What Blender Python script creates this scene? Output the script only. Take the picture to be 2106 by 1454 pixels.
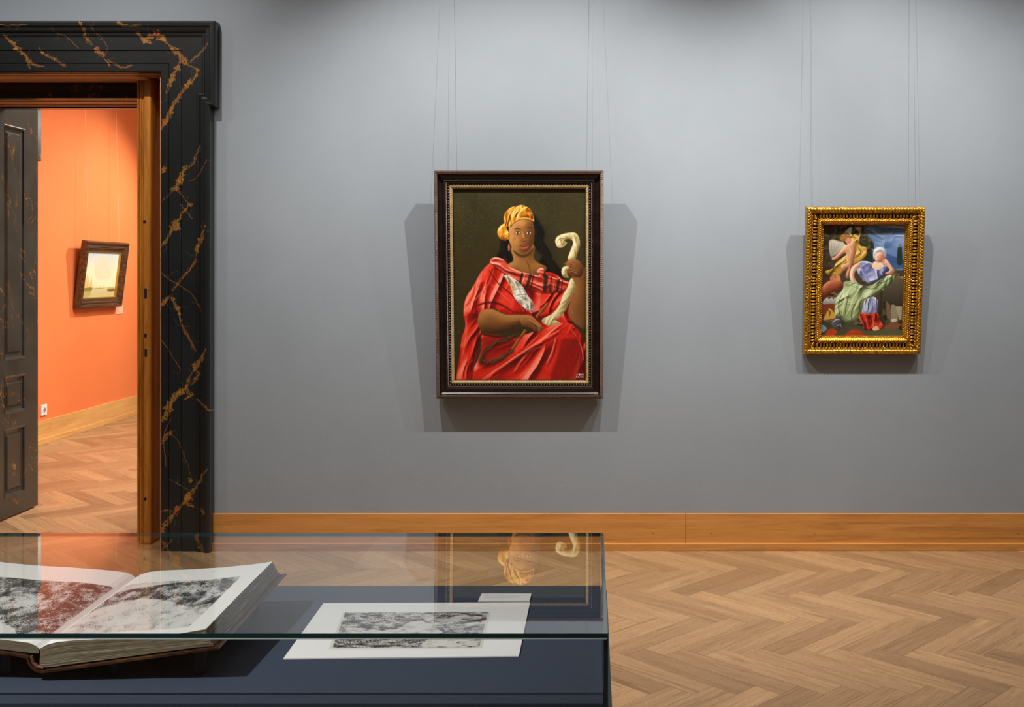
import bpy, bmesh, math, random
import numpy as np
from mathutils import Vector, Matrix

for o in list(bpy.data.objects):
    bpy.data.objects.remove(o, do_unlink=True)
SC = bpy.context.scene
COL = SC.collection

# ------------------------------------------------------------------ camera
D = 5.79            # distance camera - grey wall (wall face is y = 0)
F = 2200.0          # focal length in pixels of a 2106 px wide frame
EYE = 1.5
cam_d = bpy.data.cameras.new('camera'); cam = bpy.data.objects.new('camera', cam_d); COL.objects.link(cam)
cam.location = (0, -D, EYE); cam.rotation_euler = (math.pi/2, 0, 0)
cam_d.sensor_width = 36; cam_d.sensor_fit = 'HORIZONTAL'; cam_d.lens = F/2106*36
cam_d.shift_x = -165/2106; cam_d.shift_y = -167/2106
cam_d.clip_start = 0.05; cam_d.clip_end = 60
SC.camera = cam

# ------------------------------------------------------------------ world, exposure, lights
w = bpy.data.worlds.new('world'); SC.world = w; w.use_nodes = True
w.node_tree.nodes['Background'].inputs[0].default_value = (0.75, 0.82, 1, 1)
w.node_tree.nodes['Background'].inputs[1].default_value = 0.0
SC.view_settings.view_transform = 'Standard'; SC.view_settings.look = 'None'
SC.view_settings.exposure = 0.0; SC.view_settings.gamma = 1.0; SC.view_settings.use_curve_mapping = False

def area(name, loc, size, energy, color=(1,1,1), target=None):
    l = bpy.data.lights.new(name, 'AREA'); l.shape = 'RECTANGLE'; l.size, l.size_y = size
    l.energy = energy; l.color = color
    o = bpy.data.objects.new(name, l); COL.objects.link(o); o.location = loc
    if target is not None:
        o.rotation_euler = (Vector(target)-Vector(loc)).to_track_quat('-Z', 'Y').to_euler()
    return o
def spot(name, loc, target, energy, angle=70, blend=0.8, radius=0.02, color=(1,1,1)):
    l = bpy.data.lights.new(name, 'SPOT'); l.energy = energy; l.spot_size = math.radians(angle)
    l.spot_blend = blend; l.shadow_soft_size = radius; l.color = color
    o = bpy.data.objects.new(name, l); COL.objects.link(o); o.location = loc
    o.rotation_euler = (Vector(target)-Vector(loc)).to_track_quat('-Z', 'Y').to_euler()
    return o
WARM = (1.0, 0.96, 0.91)
area('room_fill', (-0.6, -3.4, 3.64), (7.0, 4.2), 27, (1.0, 0.98, 0.95))  # unseen area light added as soft ambient fill for the front room
area('room_fill_rear', (-0.6, -7.4, 3.64), (7.0, 2.5), 12, (1.0, 0.96, 0.92))  # added ambient fill behind the camera, no fixture modelled
area('wall_fill', (-0.3, -1.9, 3.6), (8.4, 0.12), 4, (1.0, 0.96, 0.90), (-0.3, 0.0, 1.0))  # long unseen strip added to even out the grey wall
LY, LZ = -1.30, 3.66
for nm, lx, tx, tz, en in (('large_picture_a', .34, -.45, .7, 225), ('large_picture_b', -1.12, -.35, .7, 225), ('gold_picture_a', 1.88, 1.30, .7, 172), ('gold_picture_b', 1.02, 1.60, .7, 172),
                       ('door_side', -2.25, -2.4, 1.5, 105), ('door_far_fill', -3.3, -3.2, 1.6, 60), ('right_end', 2.85, 2.9, 1.2, 90)):  # far door spot added to brighten the dark wall above the casing
    spot('wall_spot_'+nm, (lx, LY, LZ), (tx, 0, tz), en, 103, 1.0, 0.014, WARM)
spot('case_spot', (-2.5, -4.9, 3.4), (-0.95, -3.45, 0.7), 480, 44, 0.8, 0.03, (1, .97, .93))
area('next_room_fill', (-1.7, 2.5, 3.64), (3.2, 2.8), 235, (1.0, 0.95, 0.87))  # unseen fill added for the general brightness of the next room
spot('next_room_picture_spot', (-3.1, 5.6, 3.2), (-4.8, 4.3, 1.2), 330, 90, 0.9, 0.02, (1, .93, .82))
spot('next_room_floor_fill', (-3.0, 2.2, 3.5), (-3.9, 3.0, 0), 110, 85, 0.9, 0.03, (1, .93, .82))  # added to brighten the floor near the orange wall

# ------------------------------------------------------------------ helpers
def L1(c):
    c = c/255.0
    return c/12.92 if c <= 0.04045 else ((c+0.055)/1.055)**2.4
def rgb(r, g, b): return (L1(r), L1(g), L1(b), 1)

def tag(o, label=None, cat=None, group=None, kind=None):
    if label: o['label'] = label
    if cat: o['category'] = cat
    if group: o['group'] = group
    if kind: o['kind'] = kind
    return o
def empty(name, loc, rot=(0,0,0)):
    o = bpy.data.objects.new(name, None); COL.objects.link(o); o.location = loc; o.rotation_euler = rot
    o.empty_display_size = 0.1
    return o
class MB:
    def __init__(s): s.v = []; s.f = []; s.uv = {}; s.m = {}
    def quad(s, pts, uvs=None, mi=0):
        b = len(s.v); s.v += [tuple(p) for p in pts]; i = len(s.f); s.f.append(tuple(range(b, b+len(pts))))
        if uvs: s.uv[i] = uvs
        if mi: s.m[i] = mi
    def box(s, a, b, mi=0):
        x0,y0,z0 = (min(a[i],b[i]) for i in range(3)); x1,y1,z1 = (max(a[i],b[i]) for i in range(3))
        n = len(s.v)
        s.v += [(x0,y0,z0),(x1,y0,z0),(x1,y1,z0),(x0,y1,z0),(x0,y0,z1),(x1,y0,z1),(x1,y1,z1),(x0,y1,z1)]
        for q in ((3,2,1,0),(4,5,6,7),(0,1,5,4),(1,2,6,5),(2,3,7,6),(3,0,4,7)):
            if mi: s.m[len(s.f)] = mi
            s.f.append(tuple(n+k for k in q))
    def tube(s, p, q, r, n=8, r2=None):
        p = Vector(p); q = Vector(q); d = (q-p).normalized()
        a = d.orthogonal().normalized(); b = d.cross(a); base = len(s.v); r2 = r if r2 is None else r2
        for c, rr in ((p, r), (q, r2)):
            for k in range(n):
                t = 2*math.pi*k/n; s.v.append(tuple(c+rr*(math.cos(t)*a+math.sin(t)*b)))
        for k in range(n):
            s.f.append((base+k, base+(k+1)%n, base+n+(k+1)%n, base+n+k))
        s.f.append(tuple(base+k for k in range(n))[::-1]); s.f.append(tuple(base+n+k for k in range(n)))
    def ball(s, c, r, nu=8, nv=5, sc=(1,1,1)):
        base = len(s.v)
        for j in range(nv+1):
            ph = math.pi*j/nv
            for i in range(nu):
                t = 2*math.pi*i/nu
                s.v.append((c[0]+sc[0]*r*math.sin(ph)*math.cos(t), c[1]+sc[1]*r*math.sin(ph)*math.sin(t), c[2]+sc[2]*r*math.cos(ph)))
        for j in range(nv):
            for i in range(nu):
                a = base+j*nu+i; b = base+j*nu+(i+1)%nu
                s.f.append((a+nu, b+nu, b, a))
    def build(s, name, mat, parent=None, smooth=False, bevel=0):
        me = bpy.data.meshes.new(name); me.from_pydata(s.v, [], s.f)
        if s.uv:
            ul = me.uv_layers.new(name='UVMap')
            for i, uvs in s.uv.items():
                p = me.polygons[i]
                for k, li in enumerate(p.loop_indices): ul.data[li].uv = uvs[k]
        mats = mat if isinstance(mat, (list, tuple)) else [mat]
        for m in mats: me.materials.append(m)
        for i, k in s.m.items(): me.polygons[i].material_index = k
        if smooth: me.polygons.foreach_set('use_smooth', [True]*len(me.polygons))
        me.update(); o = bpy.data.objects.new(name, me); COL.objects.link(o)
        if bevel:
            b = o.modifiers.new('bevel', 'BEVEL'); b.width = bevel; b.segments = 2; b.limit_method = 'ANGLE'
        if parent is not None: o.parent = parent
        return o
def boxo(name, a, b, mat, parent=None, bevel=0):
    m = MB(); m.box(a, b); return m.build(name, mat, parent, bevel=bevel)

def sweep_path(mb, path, profile, toward, closed=False, mi=0):
    """path: 2D points in the (x,z) plane, profile: (inset to the right-hand side of travel, height out of the plane).
    toward(x,z,h) -> xyz. Mitred corners."""
    n = len(path); offs = []
    segs = n if closed else n-1
    dirs = []
    for i in range(segs):
        a = Vector(path[i]); b = Vector(path[(i+1)%n]); dirs.append((b-a).normalized())
    nor = [Vector((d.y, -d.x)) for d in dirs]
    for i in range(n):
        if closed: n0, n1 = nor[i-1], nor[i % segs]
        else: n0 = nor[max(i-1,0)]; n1 = nor[min(i, segs-1)]
        m = (n0+n1); k = m.dot(n1); offs.append(m/k if abs(k) > 1e-6 else n1)
    L = [0.0]
    for i in range(segs): L.append(L[-1]+(Vector(path[(i+1)%n])-Vector(path[i])).length)
    pl = [0.0]
    for j in range(len(profile)-1): pl.append(pl[-1]+math.hypot(profile[j+1][0]-profile[j][0], profile[j+1][1]-profile[j][1]))
    for i in range(segs):
        i2 = (i+1) % n
        for j in range(len(profile)-1):
            pts = []; uvs = []
            for (ii, jj) in ((i,j),(i2,j),(i2,j+1),(i,j+1)):
                p = Vector(path[ii])+offs[ii]*profile[jj][0]
                pts.append(toward(p.x, p.y, profile[jj][1]))
                # u = true distance along the segment so ripples stay even
                uvs.append(((p-Vector(path[i])).dot(dirs[i])+i*0.37, pl[jj]))
            mb.quad(pts, uvs, mi)

# ------------------------------------------------------------------ materials
def newmat(name):
    m = bpy.data.materials.new(name); m.use_nodes = True
    nt = m.node_tree; return m, nt, nt.nodes['Principled BSDF']
def plain(name, col, rough=0.5, metal=0.0, spec=0.5, coat=0.0):
    m, nt, b = newmat(name)
    b.inputs['Base Color'].default_value = col; b.inputs['Roughness'].default_value = rough
    b.inputs['Metallic'].default_value = metal; b.inputs['Specular IOR Level'].default_value = spec
    b.inputs['Coat Weight'].default_value = coat
    return m
def nd(nt, t, **kw):
    n = nt.nodes.new(t)
    for k, v in kw.items():
        if k in ('operation','blend_type','data_type','wave_type','bands_direction','wave_profile','attribute_name','feature','noise_dimensions','vector_type','voronoi_dimensions','distance'): setattr(n, k, v)
    return n
def lk(nt, a, b): nt.links.new(a, b)
def coords(nt, kind='Object', scale=(1,1,1), rot=(0,0,0), loc=(0,0,0)):
    tc = nd(nt, 'ShaderNodeTexCoord'); mp = nd(nt, 'ShaderNodeMapping')
    mp.inputs['Scale'].default_value = scale; mp.inputs['Rotation'].default_value = rot; mp.inputs['Location'].default_value = loc
    lk(nt, tc.outputs[kind], mp.inputs['Vector']); return mp.outputs['Vector']
def noise(nt, vec, scale, detail=4, rough=0.5, dist=0.0):
    n = nd(nt, 'ShaderNodeTexNoise'); n.inputs['Scale'].default_value = scale; n.inputs['Detail'].default_value = detail
    n.inputs['Roughness'].default_value = rough; n.inputs['Distortion'].default_value = dist
    if vec is not None: lk(nt, vec, n.inputs['Vector'])
    return n.outputs['Fac']
def ramp(nt, fac, stops, interp='LINEAR'):
    r = nd(nt, 'ShaderNodeValToRGB'); cr = r.color_ramp; cr.interpolation = interp
    while len(cr.elements) < len(stops): cr.elements.new(0.5)
    for e, (p, c) in zip(cr.elements, stops): e.position = p; e.color = c
    lk(nt, fac, r.inputs['Fac']); return r.outputs['Color']
def mixc(nt, fac, a, b, mode='MIX'):
    m = nd(nt, 'ShaderNodeMix', data_type='RGBA', blend_type=mode)
    for s, v in ((m.inputs[0], fac), (m.inputs[6], a), (m.inputs[7], b)):
        if isinstance(v, (int, float)): s.default_value = v
        elif isinstance(v, tuple): s.default_value = v
        else: lk(nt, v, s)
    return m.outputs[2]
def math_(nt, op, a, b=None, clamp=False):
    m = nd(nt, 'ShaderNodeMath', operation=op); m.use_clamp = clamp
    for s, v in ((m.inputs[0], a), (m.inputs[1], b)):
        if v is None: continue
        if isinstance(v, (int, float)): s.default_value = v
        else: lk(nt, v, s)
    return m.outputs[0]
def bump(nt, b, h, strength=0.3, dist=0.002):
    n = nd(nt, 'ShaderNodeBump'); n.inputs['Strength'].default_value = strength; n.inputs['Distance'].default_value = dist
    lk(nt, h, n.inputs['Height']); lk(nt, n.outputs['Normal'], b.inputs['Normal'])

def wall_paint(name, c1, c2):
    m, nt, b = newmat(name)
    v = coords(nt)
    lk(nt, ramp(nt, noise(nt, v, 1.3, 5, 0.6), [(0.3, c1), (0.7, c2)]), b.inputs['Base Color'])
    b.inputs['Roughness'].default_value = 0.85; b.inputs['Specular IOR Level'].default_value = 0.2
    h = math_(nt, 'ADD', noise(nt, v, 420, 3, 0.7), noise(nt, v, 60, 2))
    bump(nt, b, h, 0.35, 0.0012)
    return m
M_GREY = wall_paint('grey wall paint', rgb(135,142,149), rgb(142,149,156))
M_ORANGE = wall_paint('orange wall paint', rgb(222,122,68), rgb(228,128,74))
M_PALE = wall_paint('pale grey wall paint', rgb(176,178,180), rgb(182,184,186))  # neutral colour given to unseen walls to cut the orange bounce
M_WHITE = plain('white ceiling paint', rgb(225,225,222), 0.9)

def wood(name, cols, axis='x', gloss=0.4, gr=1.0, bmp=0.15):
    m, nt, b = newmat(name)
    sc = {'x': (1.2, 22, 22), 'y': (22, 1.2, 22), 'z': (22, 22, 1.2)}[axis]
    v = coords(nt, 'Object', tuple(q*gr for q in sc))
    n1 = noise(nt, v, 1.0, 8, 0.62, 0.9)
    v2 = coords(nt, 'Object', tuple(q*5*gr for q in sc))
    n2 = noise(nt, v2, 2.2, 3, 0.6)
    f = math_(nt, 'ADD', math_(nt, 'MULTIPLY', n1, 0.75), math_(nt, 'MULTIPLY', n2, 0.25))
    lk(nt, ramp(nt, f, [(0.33, cols[0]), (0.5, cols[1]), (0.66, cols[2])]), b.inputs['Base Color'])
    b.inputs['Roughness'].default_value = gloss
    bump(nt, b, f, bmp, 0.001)
    return m
M_OAK = wood('oak skirting', (rgb(164,106,50), rgb(194,133,66), rgb(206,146,80)), 'x', 0.42)
M_OAK_Y = wood('oak skirting next room', (rgb(190,140,80), rgb(214,164,98), rgb(224,178,112)), 'y', 0.42)
M_OAKDARK = wood('oiled oak door edge', (rgb(124,70,22), rgb(180,112,36), rgb(206,142,58)), 'z', 0.38)
M_LINING = wood('oak door lining', (rgb(176,120,80), rgb(200,146,104), rgb(214,164,124)), 'x', 0.5)

def floor_mat():
    m, nt, b = newmat('herringbone oak parquet')
    at = nd(nt, 'ShaderNodeAttribute', attribute_name='plank'); sep = nd(nt, 'ShaderNodeSeparateColor')
    lk(nt, at.outputs['Color'], sep.inputs[0])
    uv = nd(nt, 'ShaderNodeTexCoord').outputs['UV']
    su = nd(nt, 'ShaderNodeSeparateXYZ'); lk(nt, uv, su.inputs[0])
    cb = nd(nt, 'ShaderNodeCombineXYZ')
    lk(nt, math_(nt, 'MULTIPLY', su.outputs[0], 2.2), cb.inputs[0])
    lk(nt, math_(nt, 'MULTIPLY', su.outputs[1], 34.0), cb.inputs[1])
    lk(nt, math_(nt, 'MULTIPLY', sep.outputs[1], 91.0), cb.inputs[2])
    n1 = noise(nt, cb.outputs[0], 1.0, 8, 0.65, 1.6)
    cb2 = nd(nt, 'ShaderNodeCombineXYZ')
    lk(nt, math_(nt, 'MULTIPLY', su.outputs[0], 26), cb2.inputs[0])
    lk(nt, math_(nt, 'MULTIPLY', su.outputs[1], 420.0), cb2.inputs[1])
    lk(nt, math_(nt, 'MULTIPLY', sep.outputs[1], 31.0), cb2.inputs[2])
    n2 = noise(nt, cb2.outputs[0], 1.0, 3, 0.6)
    grain = ramp(nt, n1, [(0.3, rgb(144,110,76)), (0.47, rgb(170,133,94)), (0.7, rgb(184,149,110))])
    tone = ramp(nt, sep.outputs[0], [(0.0, (0.68,0.65,0.62,1)), (0.35, (0.86,0.85,0.84,1)), (0.75, (0.97,0.97,0.97,1)), (1.0, (1.10,1.09,1.07,1))])
    c = mixc(nt, 1.0, grain, tone, 'MULTIPLY')
    c = mixc(nt, 1.0, c, ramp(nt, n2, [(0.3, (0.80,0.78,0.76,1)), (0.6, (1.04,1.04,1.04,1))]), 'MULTIPLY')
    # seams between the planks
    W_, L_ = 0.110, 0.546
    ev = math_(nt, 'MINIMUM', su.outputs[1], math_(nt, 'SUBTRACT', W_, su.outputs[1]))
    eu = math_(nt, 'MINIMUM', su.outputs[0], math_(nt, 'SUBTRACT', L_, su.outputs[0]))
    e = math_(nt, 'MINIMUM', ev, eu)
    seam = math_(nt, 'LESS_THAN', e, 0.0009)
    c = mixc(nt, math_(nt, 'MULTIPLY', seam, 0.75), c, rgb(70,46,28))
    lk(nt, c, b.inputs['Base Color'])
    b.inputs['Roughness'].default_value = 0.40; b.inputs['Specular IOR Level'].default_value = 0.4
    h = math_(nt, 'SUBTRACT', math_(nt, 'MULTIPLY', n2, 0.35), seam)
    bump(nt, b, h, 0.25, 0.001)
    return m
M_FLOOR = floor_mat()

def marble(name='black portoro marbling', axis='x'):
    m, nt, b = newmat(name)
    rot = (0, math.radians(-36), 0) if axis == 'x' else (math.radians(-32), 0, 0)
    rotv = coords(nt, 'Object', (1,1,1), rot)
    sc = nd(nt, 'ShaderNodeMapping'); sc.inputs['Scale'].default_value = (2.6, 2.6, 1.5); lk(nt, rotv, sc.inputs['Vector'])
    n = noise(nt, sc.outputs[0], 1.6, 6, 0.58, 0.5)
    ridge = math_(nt, 'ABSOLUTE', math_(nt, 'SUBTRACT', n, 0.5))
    blot = noise(nt, sc.outputs[0], 5.0, 3, 0.6, 0.8)
    width = ramp(nt, blot, [(0.42, (0.0012,)*3+(1,)), (0.55, (0.006,)*3+(1,)), (0.70, (0.016,)*3+(1,))])
    vein = math_(nt, 'LESS_THAN', ridge, width)
    hole = math_(nt, 'GREATER_THAN', noise(nt, sc.outputs[0], 26.0, 4, 0.7, 1.0), 0.46)
    mask = ramp(nt, noise(nt, sc.outputs[0], 1.1, 2, 0.5), [(0.44, (0.15,)*3+(1,)), (0.52, (1,1,1,1))])
    vm = math_(nt, 'MULTIPLY', math_(nt, 'MULTIPLY', vein, hole), mask)
    base = ramp(nt, noise(nt, rotv, 5, 4), [(0.3, rgb(26,27,26)), (0.7, rgb(38,38,36))] if axis == 'x' else [(0.3, rgb(52,52,46)), (0.7, rgb(66,65,58))])
    gold = ramp(nt, noise(nt, rotv, 18, 3), [(0.3, rgb(120,78,30)), (0.7, rgb(180,122,50))])
    c = mixc(nt, math_(nt, 'MULTIPLY', vm, 0.75), base, gold)
    lk(nt, c, b.inputs['Base Color'])
    b.inputs['Roughness'].default_value = 0.28; b.inputs['Specular IOR Level'].default_value = 0.45
    return m
M_MARBLE = marble(); M_MARBLE_LEAF = marble('black portoro marbling of the door', 'y')

def colored(name, rough=0.5, spec=0.4, bmp=None):
    m, nt, b = newmat(name)
    at = nd(nt, 'ShaderNodeAttribute', attribute_name='paint')
    lk(nt, at.outputs['Color'], b.inputs['Base Color'])
    b.inputs['Roughness'].default_value = rough; b.inputs['Specular IOR Level'].default_value = spec
    if bmp: bump(nt, b, noise(nt, coords(nt), bmp, 3, 0.6), 0.25, 0.001)
    return m
M_OIL = colored('varnished oil paint', 0.42, 0.35, 180)
M_OIL2 = colored('oil paint', 0.45, 0.3, 200)
M_INK = colored('printed paper', 0.8, 0.2)

def glassm(name, tint, ior=1.55, boost=1.0):
    m = bpy.data.materials.new(name); m.use_nodes = True; nt = m.node_tree
    for n in list(nt.nodes):
        if n.type == 'BSDF_PRINCIPLED': nt.nodes.remove(n)
    out = [n for n in nt.nodes if n.type == 'OUTPUT_MATERIAL'][0]
    tr = nd(nt, 'ShaderNodeBsdfTransparent'); tr.inputs[0].default_value = tint
    gl = nd(nt, 'ShaderNodeBsdfGlossy'); gl.inputs['Roughness'].default_value = 0.0
    gl.inputs['Color'].default_value = (1,1,1,1)
    fr = nd(nt, 'ShaderNodeFresnel'); fr.inputs['IOR'].default_value = ior
    geo = nd(nt, 'ShaderNodeNewGeometry')
    f = math_(nt, 'MULTIPLY', math_(nt, 'MULTIPLY', fr.outputs[0], boost, True), math_(nt, 'SUBTRACT', 1.0, geo.outputs['Backfacing']))
    mx = nd(nt, 'ShaderNodeMixShader'); lk(nt, f, mx.inputs[0]); lk(nt, tr.outputs[0], mx.inputs[1]); lk(nt, gl.outputs[0], mx.inputs[2])
    lk(nt, mx.outputs[0], out.inputs['Surface'])
    return m
M_GLASS = glassm('clear vitrine glass', (0.978, 0.988, 0.985, 1), 1.5, 1.35)
M_GLASSEDGE = plain('green polished glass edge', rgb(20,52,52), 0.15, 0, 0.6)
M_BLACKMETAL = plain('black lacquered metal', rgb(18,18,20), 0.35)
M_SOCKET = plain('white plastic', rgb(232,230,226), 0.35)

def fabric(name, c1, c2):
    m, nt, b = newmat(name); v = coords(nt)
    lk(nt, ramp(nt, noise(nt, v, 900, 2, 0.7), [(0.3, c1), (0.7, c2)]), b.inputs['Base Color'])
    b.inputs['Roughness'].default_value = 0.9; b.inputs['Specular IOR Level'].default_value = 0.25
    bump(nt, b, noise(nt, v, 900, 2), 0.3, 0.0006)
    return m
M_BOARD = fabric('navy grey cloth', rgb(49,59,76), rgb(63,73,90))

# ------------------------------------------------------------------ room shell
X0, X1, Y0 = -5.2, 4.2, -9.0       # front room
CH = 3.7
T = 0.63                            # thickness of the wall with the doorway
OXL, OXR = -3.60, -2.335            # doorway opening
OZ = 2.575
def structure(o): o['kind'] = 'structure'; return o

# floor: herringbone, each plank its own face of the one floor mesh
def make_floor():
    rnd = random.Random(7); Wp, Lp = 0.110, 0.546; r2 = math.sqrt(2)
    me_v = []; me_f = []; uvs = []; cols = []
    y_off = -0.754; x_off = 0.05
    def add(a0, a1, b0, b1, flip):
        c = [(a0,b0),(a1,b0),(a1,b1),(a0,b1)]
        P = [((a+b)/r2+x_off, (a-b)/r2+y_off) for a, b in c]
        cx = sum(p[0] for p in P)/4; cy = sum(p[1] for p in P)/4
        if not (-5.8 < cx < 4.8 and -9.6 < cy < 9.8): return
        n = len(me_v); me_v.extend([(p[0], p[1], 0.0) for p in P]); me_f.append((n+3, n+2, n+1, n))
        if not flip: u = [(0,0),(Lp,0),(Lp,Wp),(0,Wp)]
        else: u = [(0,0),(0,Wp),(Lp,Wp),(Lp,0)]
        uvs.append([u[3],u[2],u[1],u[0]])
        cols.append((rnd.random(), rnd.random()))
    for j in range(-14, 16):
        for k in range(-90, 90):
            a = k*Wp+j*Lp; b = k*Wp-j*Lp
            add(a, a+Lp, b, b+Wp, False)
            add(a+Lp, a+Lp+Wp, b+Wp-Lp, b+Wp, True)
    nf = len(me_f)
    n = len(me_v)
    x0,x1,y0,y1 = -5.9, 4.9, -9.8, 10.0
    me_v += [(x0,y0,-0.002),(x1,y0,-0.002),(x1,y1,-0.002),(x0,y1,-0.002),(x0,y0,-0.1),(x1,y0,-0.1),(x1,y1,-0.1),(x0,y1,-0.1)]
    for q in ((0,1,2,3),(7,6,5,4),(4,5,1,0),(5,6,2,1),(6,7,3,2),(7,4,0,3)): me_f.append(tuple(n+i for i in q)); cols.append((0.5,0.5)); uvs.append([(0.2,0.05)]*4)
    me = bpy.data.meshes.new('floor'); me.from_pydata(me_v, [], me_f)
    ul = me.uv_layers.new(name='UVMap')
    uarr = np.array([c for u in uvs for c in u], dtype=np.float32).ravel(); ul.data.foreach_set('uv', uarr); ca = me.color_attributes.new('plank', 'FLOAT_COLOR', 'CORNER')
    carr = np.array([[c[0], c[1], 0, 1] for c in cols for _ in range(4)], dtype=np.float32).ravel(); ca.data.foreach_set('color', carr)
    me.materials.append(M_FLOOR); me.update()
    o = bpy.data.objects.new('floor', me); COL.objects.link(o); structure(o)
make_floor()

mb = MB()
mb.box((X0-.3, 0, 0), (OXL, T/2, CH)); mb.box((OXR, 0, 0), (X1+.3, T/2, CH)); mb.box((OXL, 0, OZ+.05), (OXR, T/2, CH))
structure(mb.build('wall_back', M_GREY))
structure(boxo('wall_left', (X0-.3, Y0, 0), (X0, 0, CH), M_GREY))
structure(boxo('wall_right', (X1, Y0, 0), (X1+.3, 0, CH), M_GREY))
structure(boxo('wall_front', (X0-.3, Y0-.3, 0), (X1+.3, Y0, CH), M_GREY))
structure(boxo('ceiling', (X0-.3, Y0-.3, CH), (X1+.3, 10, CH+.15), M_WHITE))
# next room
AX0, AX1, AY1 = -4.82, 0.2, 9.3
mb = MB()
mb.box((AX0-.3, T/2, 0), (OXL, T, CH)); mb.box((OXR, T/2, 0), (X1+.3, T, CH)); mb.box((OXL, T/2, OZ+.05), (OXR, T, CH))
structure(mb.build('wall_partition', M_ORANGE))
structure(boxo('wall_adjoining_left', (AX0-.3, T, 0), (AX0, AY1, CH), M_ORANGE))
structure(boxo('wall_adjoining_right', (AX1, T, 0), (AX1+.3, AY1, CH), M_PALE))
structure(boxo('wall_adjoining_back', (AX0-.3, AY1, 0), (AX1+.3, AY1+.3, CH), M_PALE))

# skirtings: tall oak board with a low plinth strip
CAS_R = -2.052
def skirting_back():
    mb = MB()
    joint = 0.505
    xs = [CAS_R+.002, joint-.0009, X1]
    mb.box((CAS_R, -0.018, 0.0), (joint-.001, 0, 0.197)); mb.box((joint+.001, -0.018, 0.0), (X1, 0, 0.197))
    mb.box((CAS_R, -0.034, 0.0), (-0.1, -0.018, 0.040)); mb.box((-0.099, -0.034, 0.0), (X1, -0.018, 0.040))
    o = mb.build('baseboard_back', M_OAK, bevel=0.002); structure(o)
    s = MB()
    for x in (-1.62, -1.15, -0.52, 0.33, 0.64, 1.20, 1.76, 2.3):
        s.tube((x, -0.0187, 0.091), (x, -0.017, 0.091), 0.0045, 10)
    s.build('screw_plug', M_OAKDARK, o)
skirting_back()
mb = MB(); mb.box((AX0, T, 0), (AX0+.018, AY1, .202)); mb.box((AX0+.018, T, 0), (AX0+.036, AY1, .045))
structure(mb.build('baseboard_adjoining_left', M_OAK_Y, bevel=0.002))
mb = MB(); mb.box((AX0+.036, AY1-.018, 0), (AX1, AY1, .2)); structure(mb.build('baseboard_adjoining_back', M_OAK_Y))
mb = MB(); mb.box((X0, Y0, 0), (X0+.018, -.034, .197)); structure(mb.build('baseboard_left', M_OAK_Y))
mb = MB(); mb.box((X1-.018, Y0, 0), (X1, -.034, .197)); structure(mb.build('baseboard_right', M_OAK_Y))

# ------------------------------------------------------------------ doorway trim
def P(px, py, y=0.0):               # photograph pixel -> point on the plane y
    z = D+y
    return ((px-1218)*z/F, EYE-(py-560)*z/F)
# lining of the reveal: soffit, inner black lintel, second soffit
def lining():
    o = boxo('trim_2', (OXL, 0.0, OZ+.012), (OXR, 0.345, OZ+.05), M_LINING); structure(o)
    mb = MB(); toward = lambda x, z, h: (x, z, h)
    # moulding on the soffit
    mb.box((OXL, 0.015, OZ+.002), (OXR-.03, 0.06, OZ+.013)); mb.box((OXL, 0.075, OZ-.002), (OXR-.06, 0.105, OZ+.013))
    mb.build('soffit_moulding', M_LINING, o)
    r = MB(); r.box((OXR-.004, 0.0, 0), (OXR+.0, T, OZ+.012)); r.box((OXL, 0.0, 0), (OXL+.004, T, OZ+.012))
    structure(r.build('trim_3', M_LINING))
    l = MB(); l.box((OXL+.004, 0.345, 2.497), (OXR-.004, 0.40, OZ+.05)); l.box((OXL+.004, 0.335, 2.53), (OXR-.004, 0.346, 2.575))
    l.box((OXL+.004, 0.338, 2.497), (OXR-.004, 0.346, 2.505))
    structure(l.build('trim_4', M_MARBLE))
    l = MB(); l.box((OXL+.004, 0.40, 2.497), (OXR-.004, T+.02, 2.53)); l.box((OXL+.004, 0.43, 2.489), (OXR-.004, 0.47, 2.498))
    l.box((OXL+.004, 0.56, 2.489), (OXR-.004, 0.60, 2.498))
    structure(l.build('trim_5', M_LINING))
    l = MB(); l.box((OXL-.25, T, 2.485), (OXR+.25, T+.05, 2.75)); l.box((OXR, T, 0), (OXR+.25, T+.05, 2.75)); l.box((OXL-.25, T, 0), (OXL, T+.05, 2.75))
    structure(l.build('trim_6', M_MARBLE))
lining()

# eared black casing of another doorway on the orange wall, just peeping past the door leaf
def far_casing():
    mb = MB(); z0 = D
    def yat(px, X): return F*(-X)/(1218-px)-D
    X = AX0+.05
    ye = yat(84.0, X); yn = yat(78.2, X)
    zb = EYE+(560-332)*(D+ye)/F
    mb.box((AX0, ye-1.4, zb), (AX0+.05, ye, 2.95)); mb.box((AX0, yn-.22, 0), (AX0+.045, yn, zb))
    mb.box((AX0+.05, ye-1.4, zb), (AX0+.07, ye-.03, 2.9)); mb.box((AX0+.045, yn-.2, 0), (AX0+.062, yn-.03, zb))
    structure(mb.build('trim_7', M_MARBLE, bevel=0.004))
far_casing()

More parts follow.
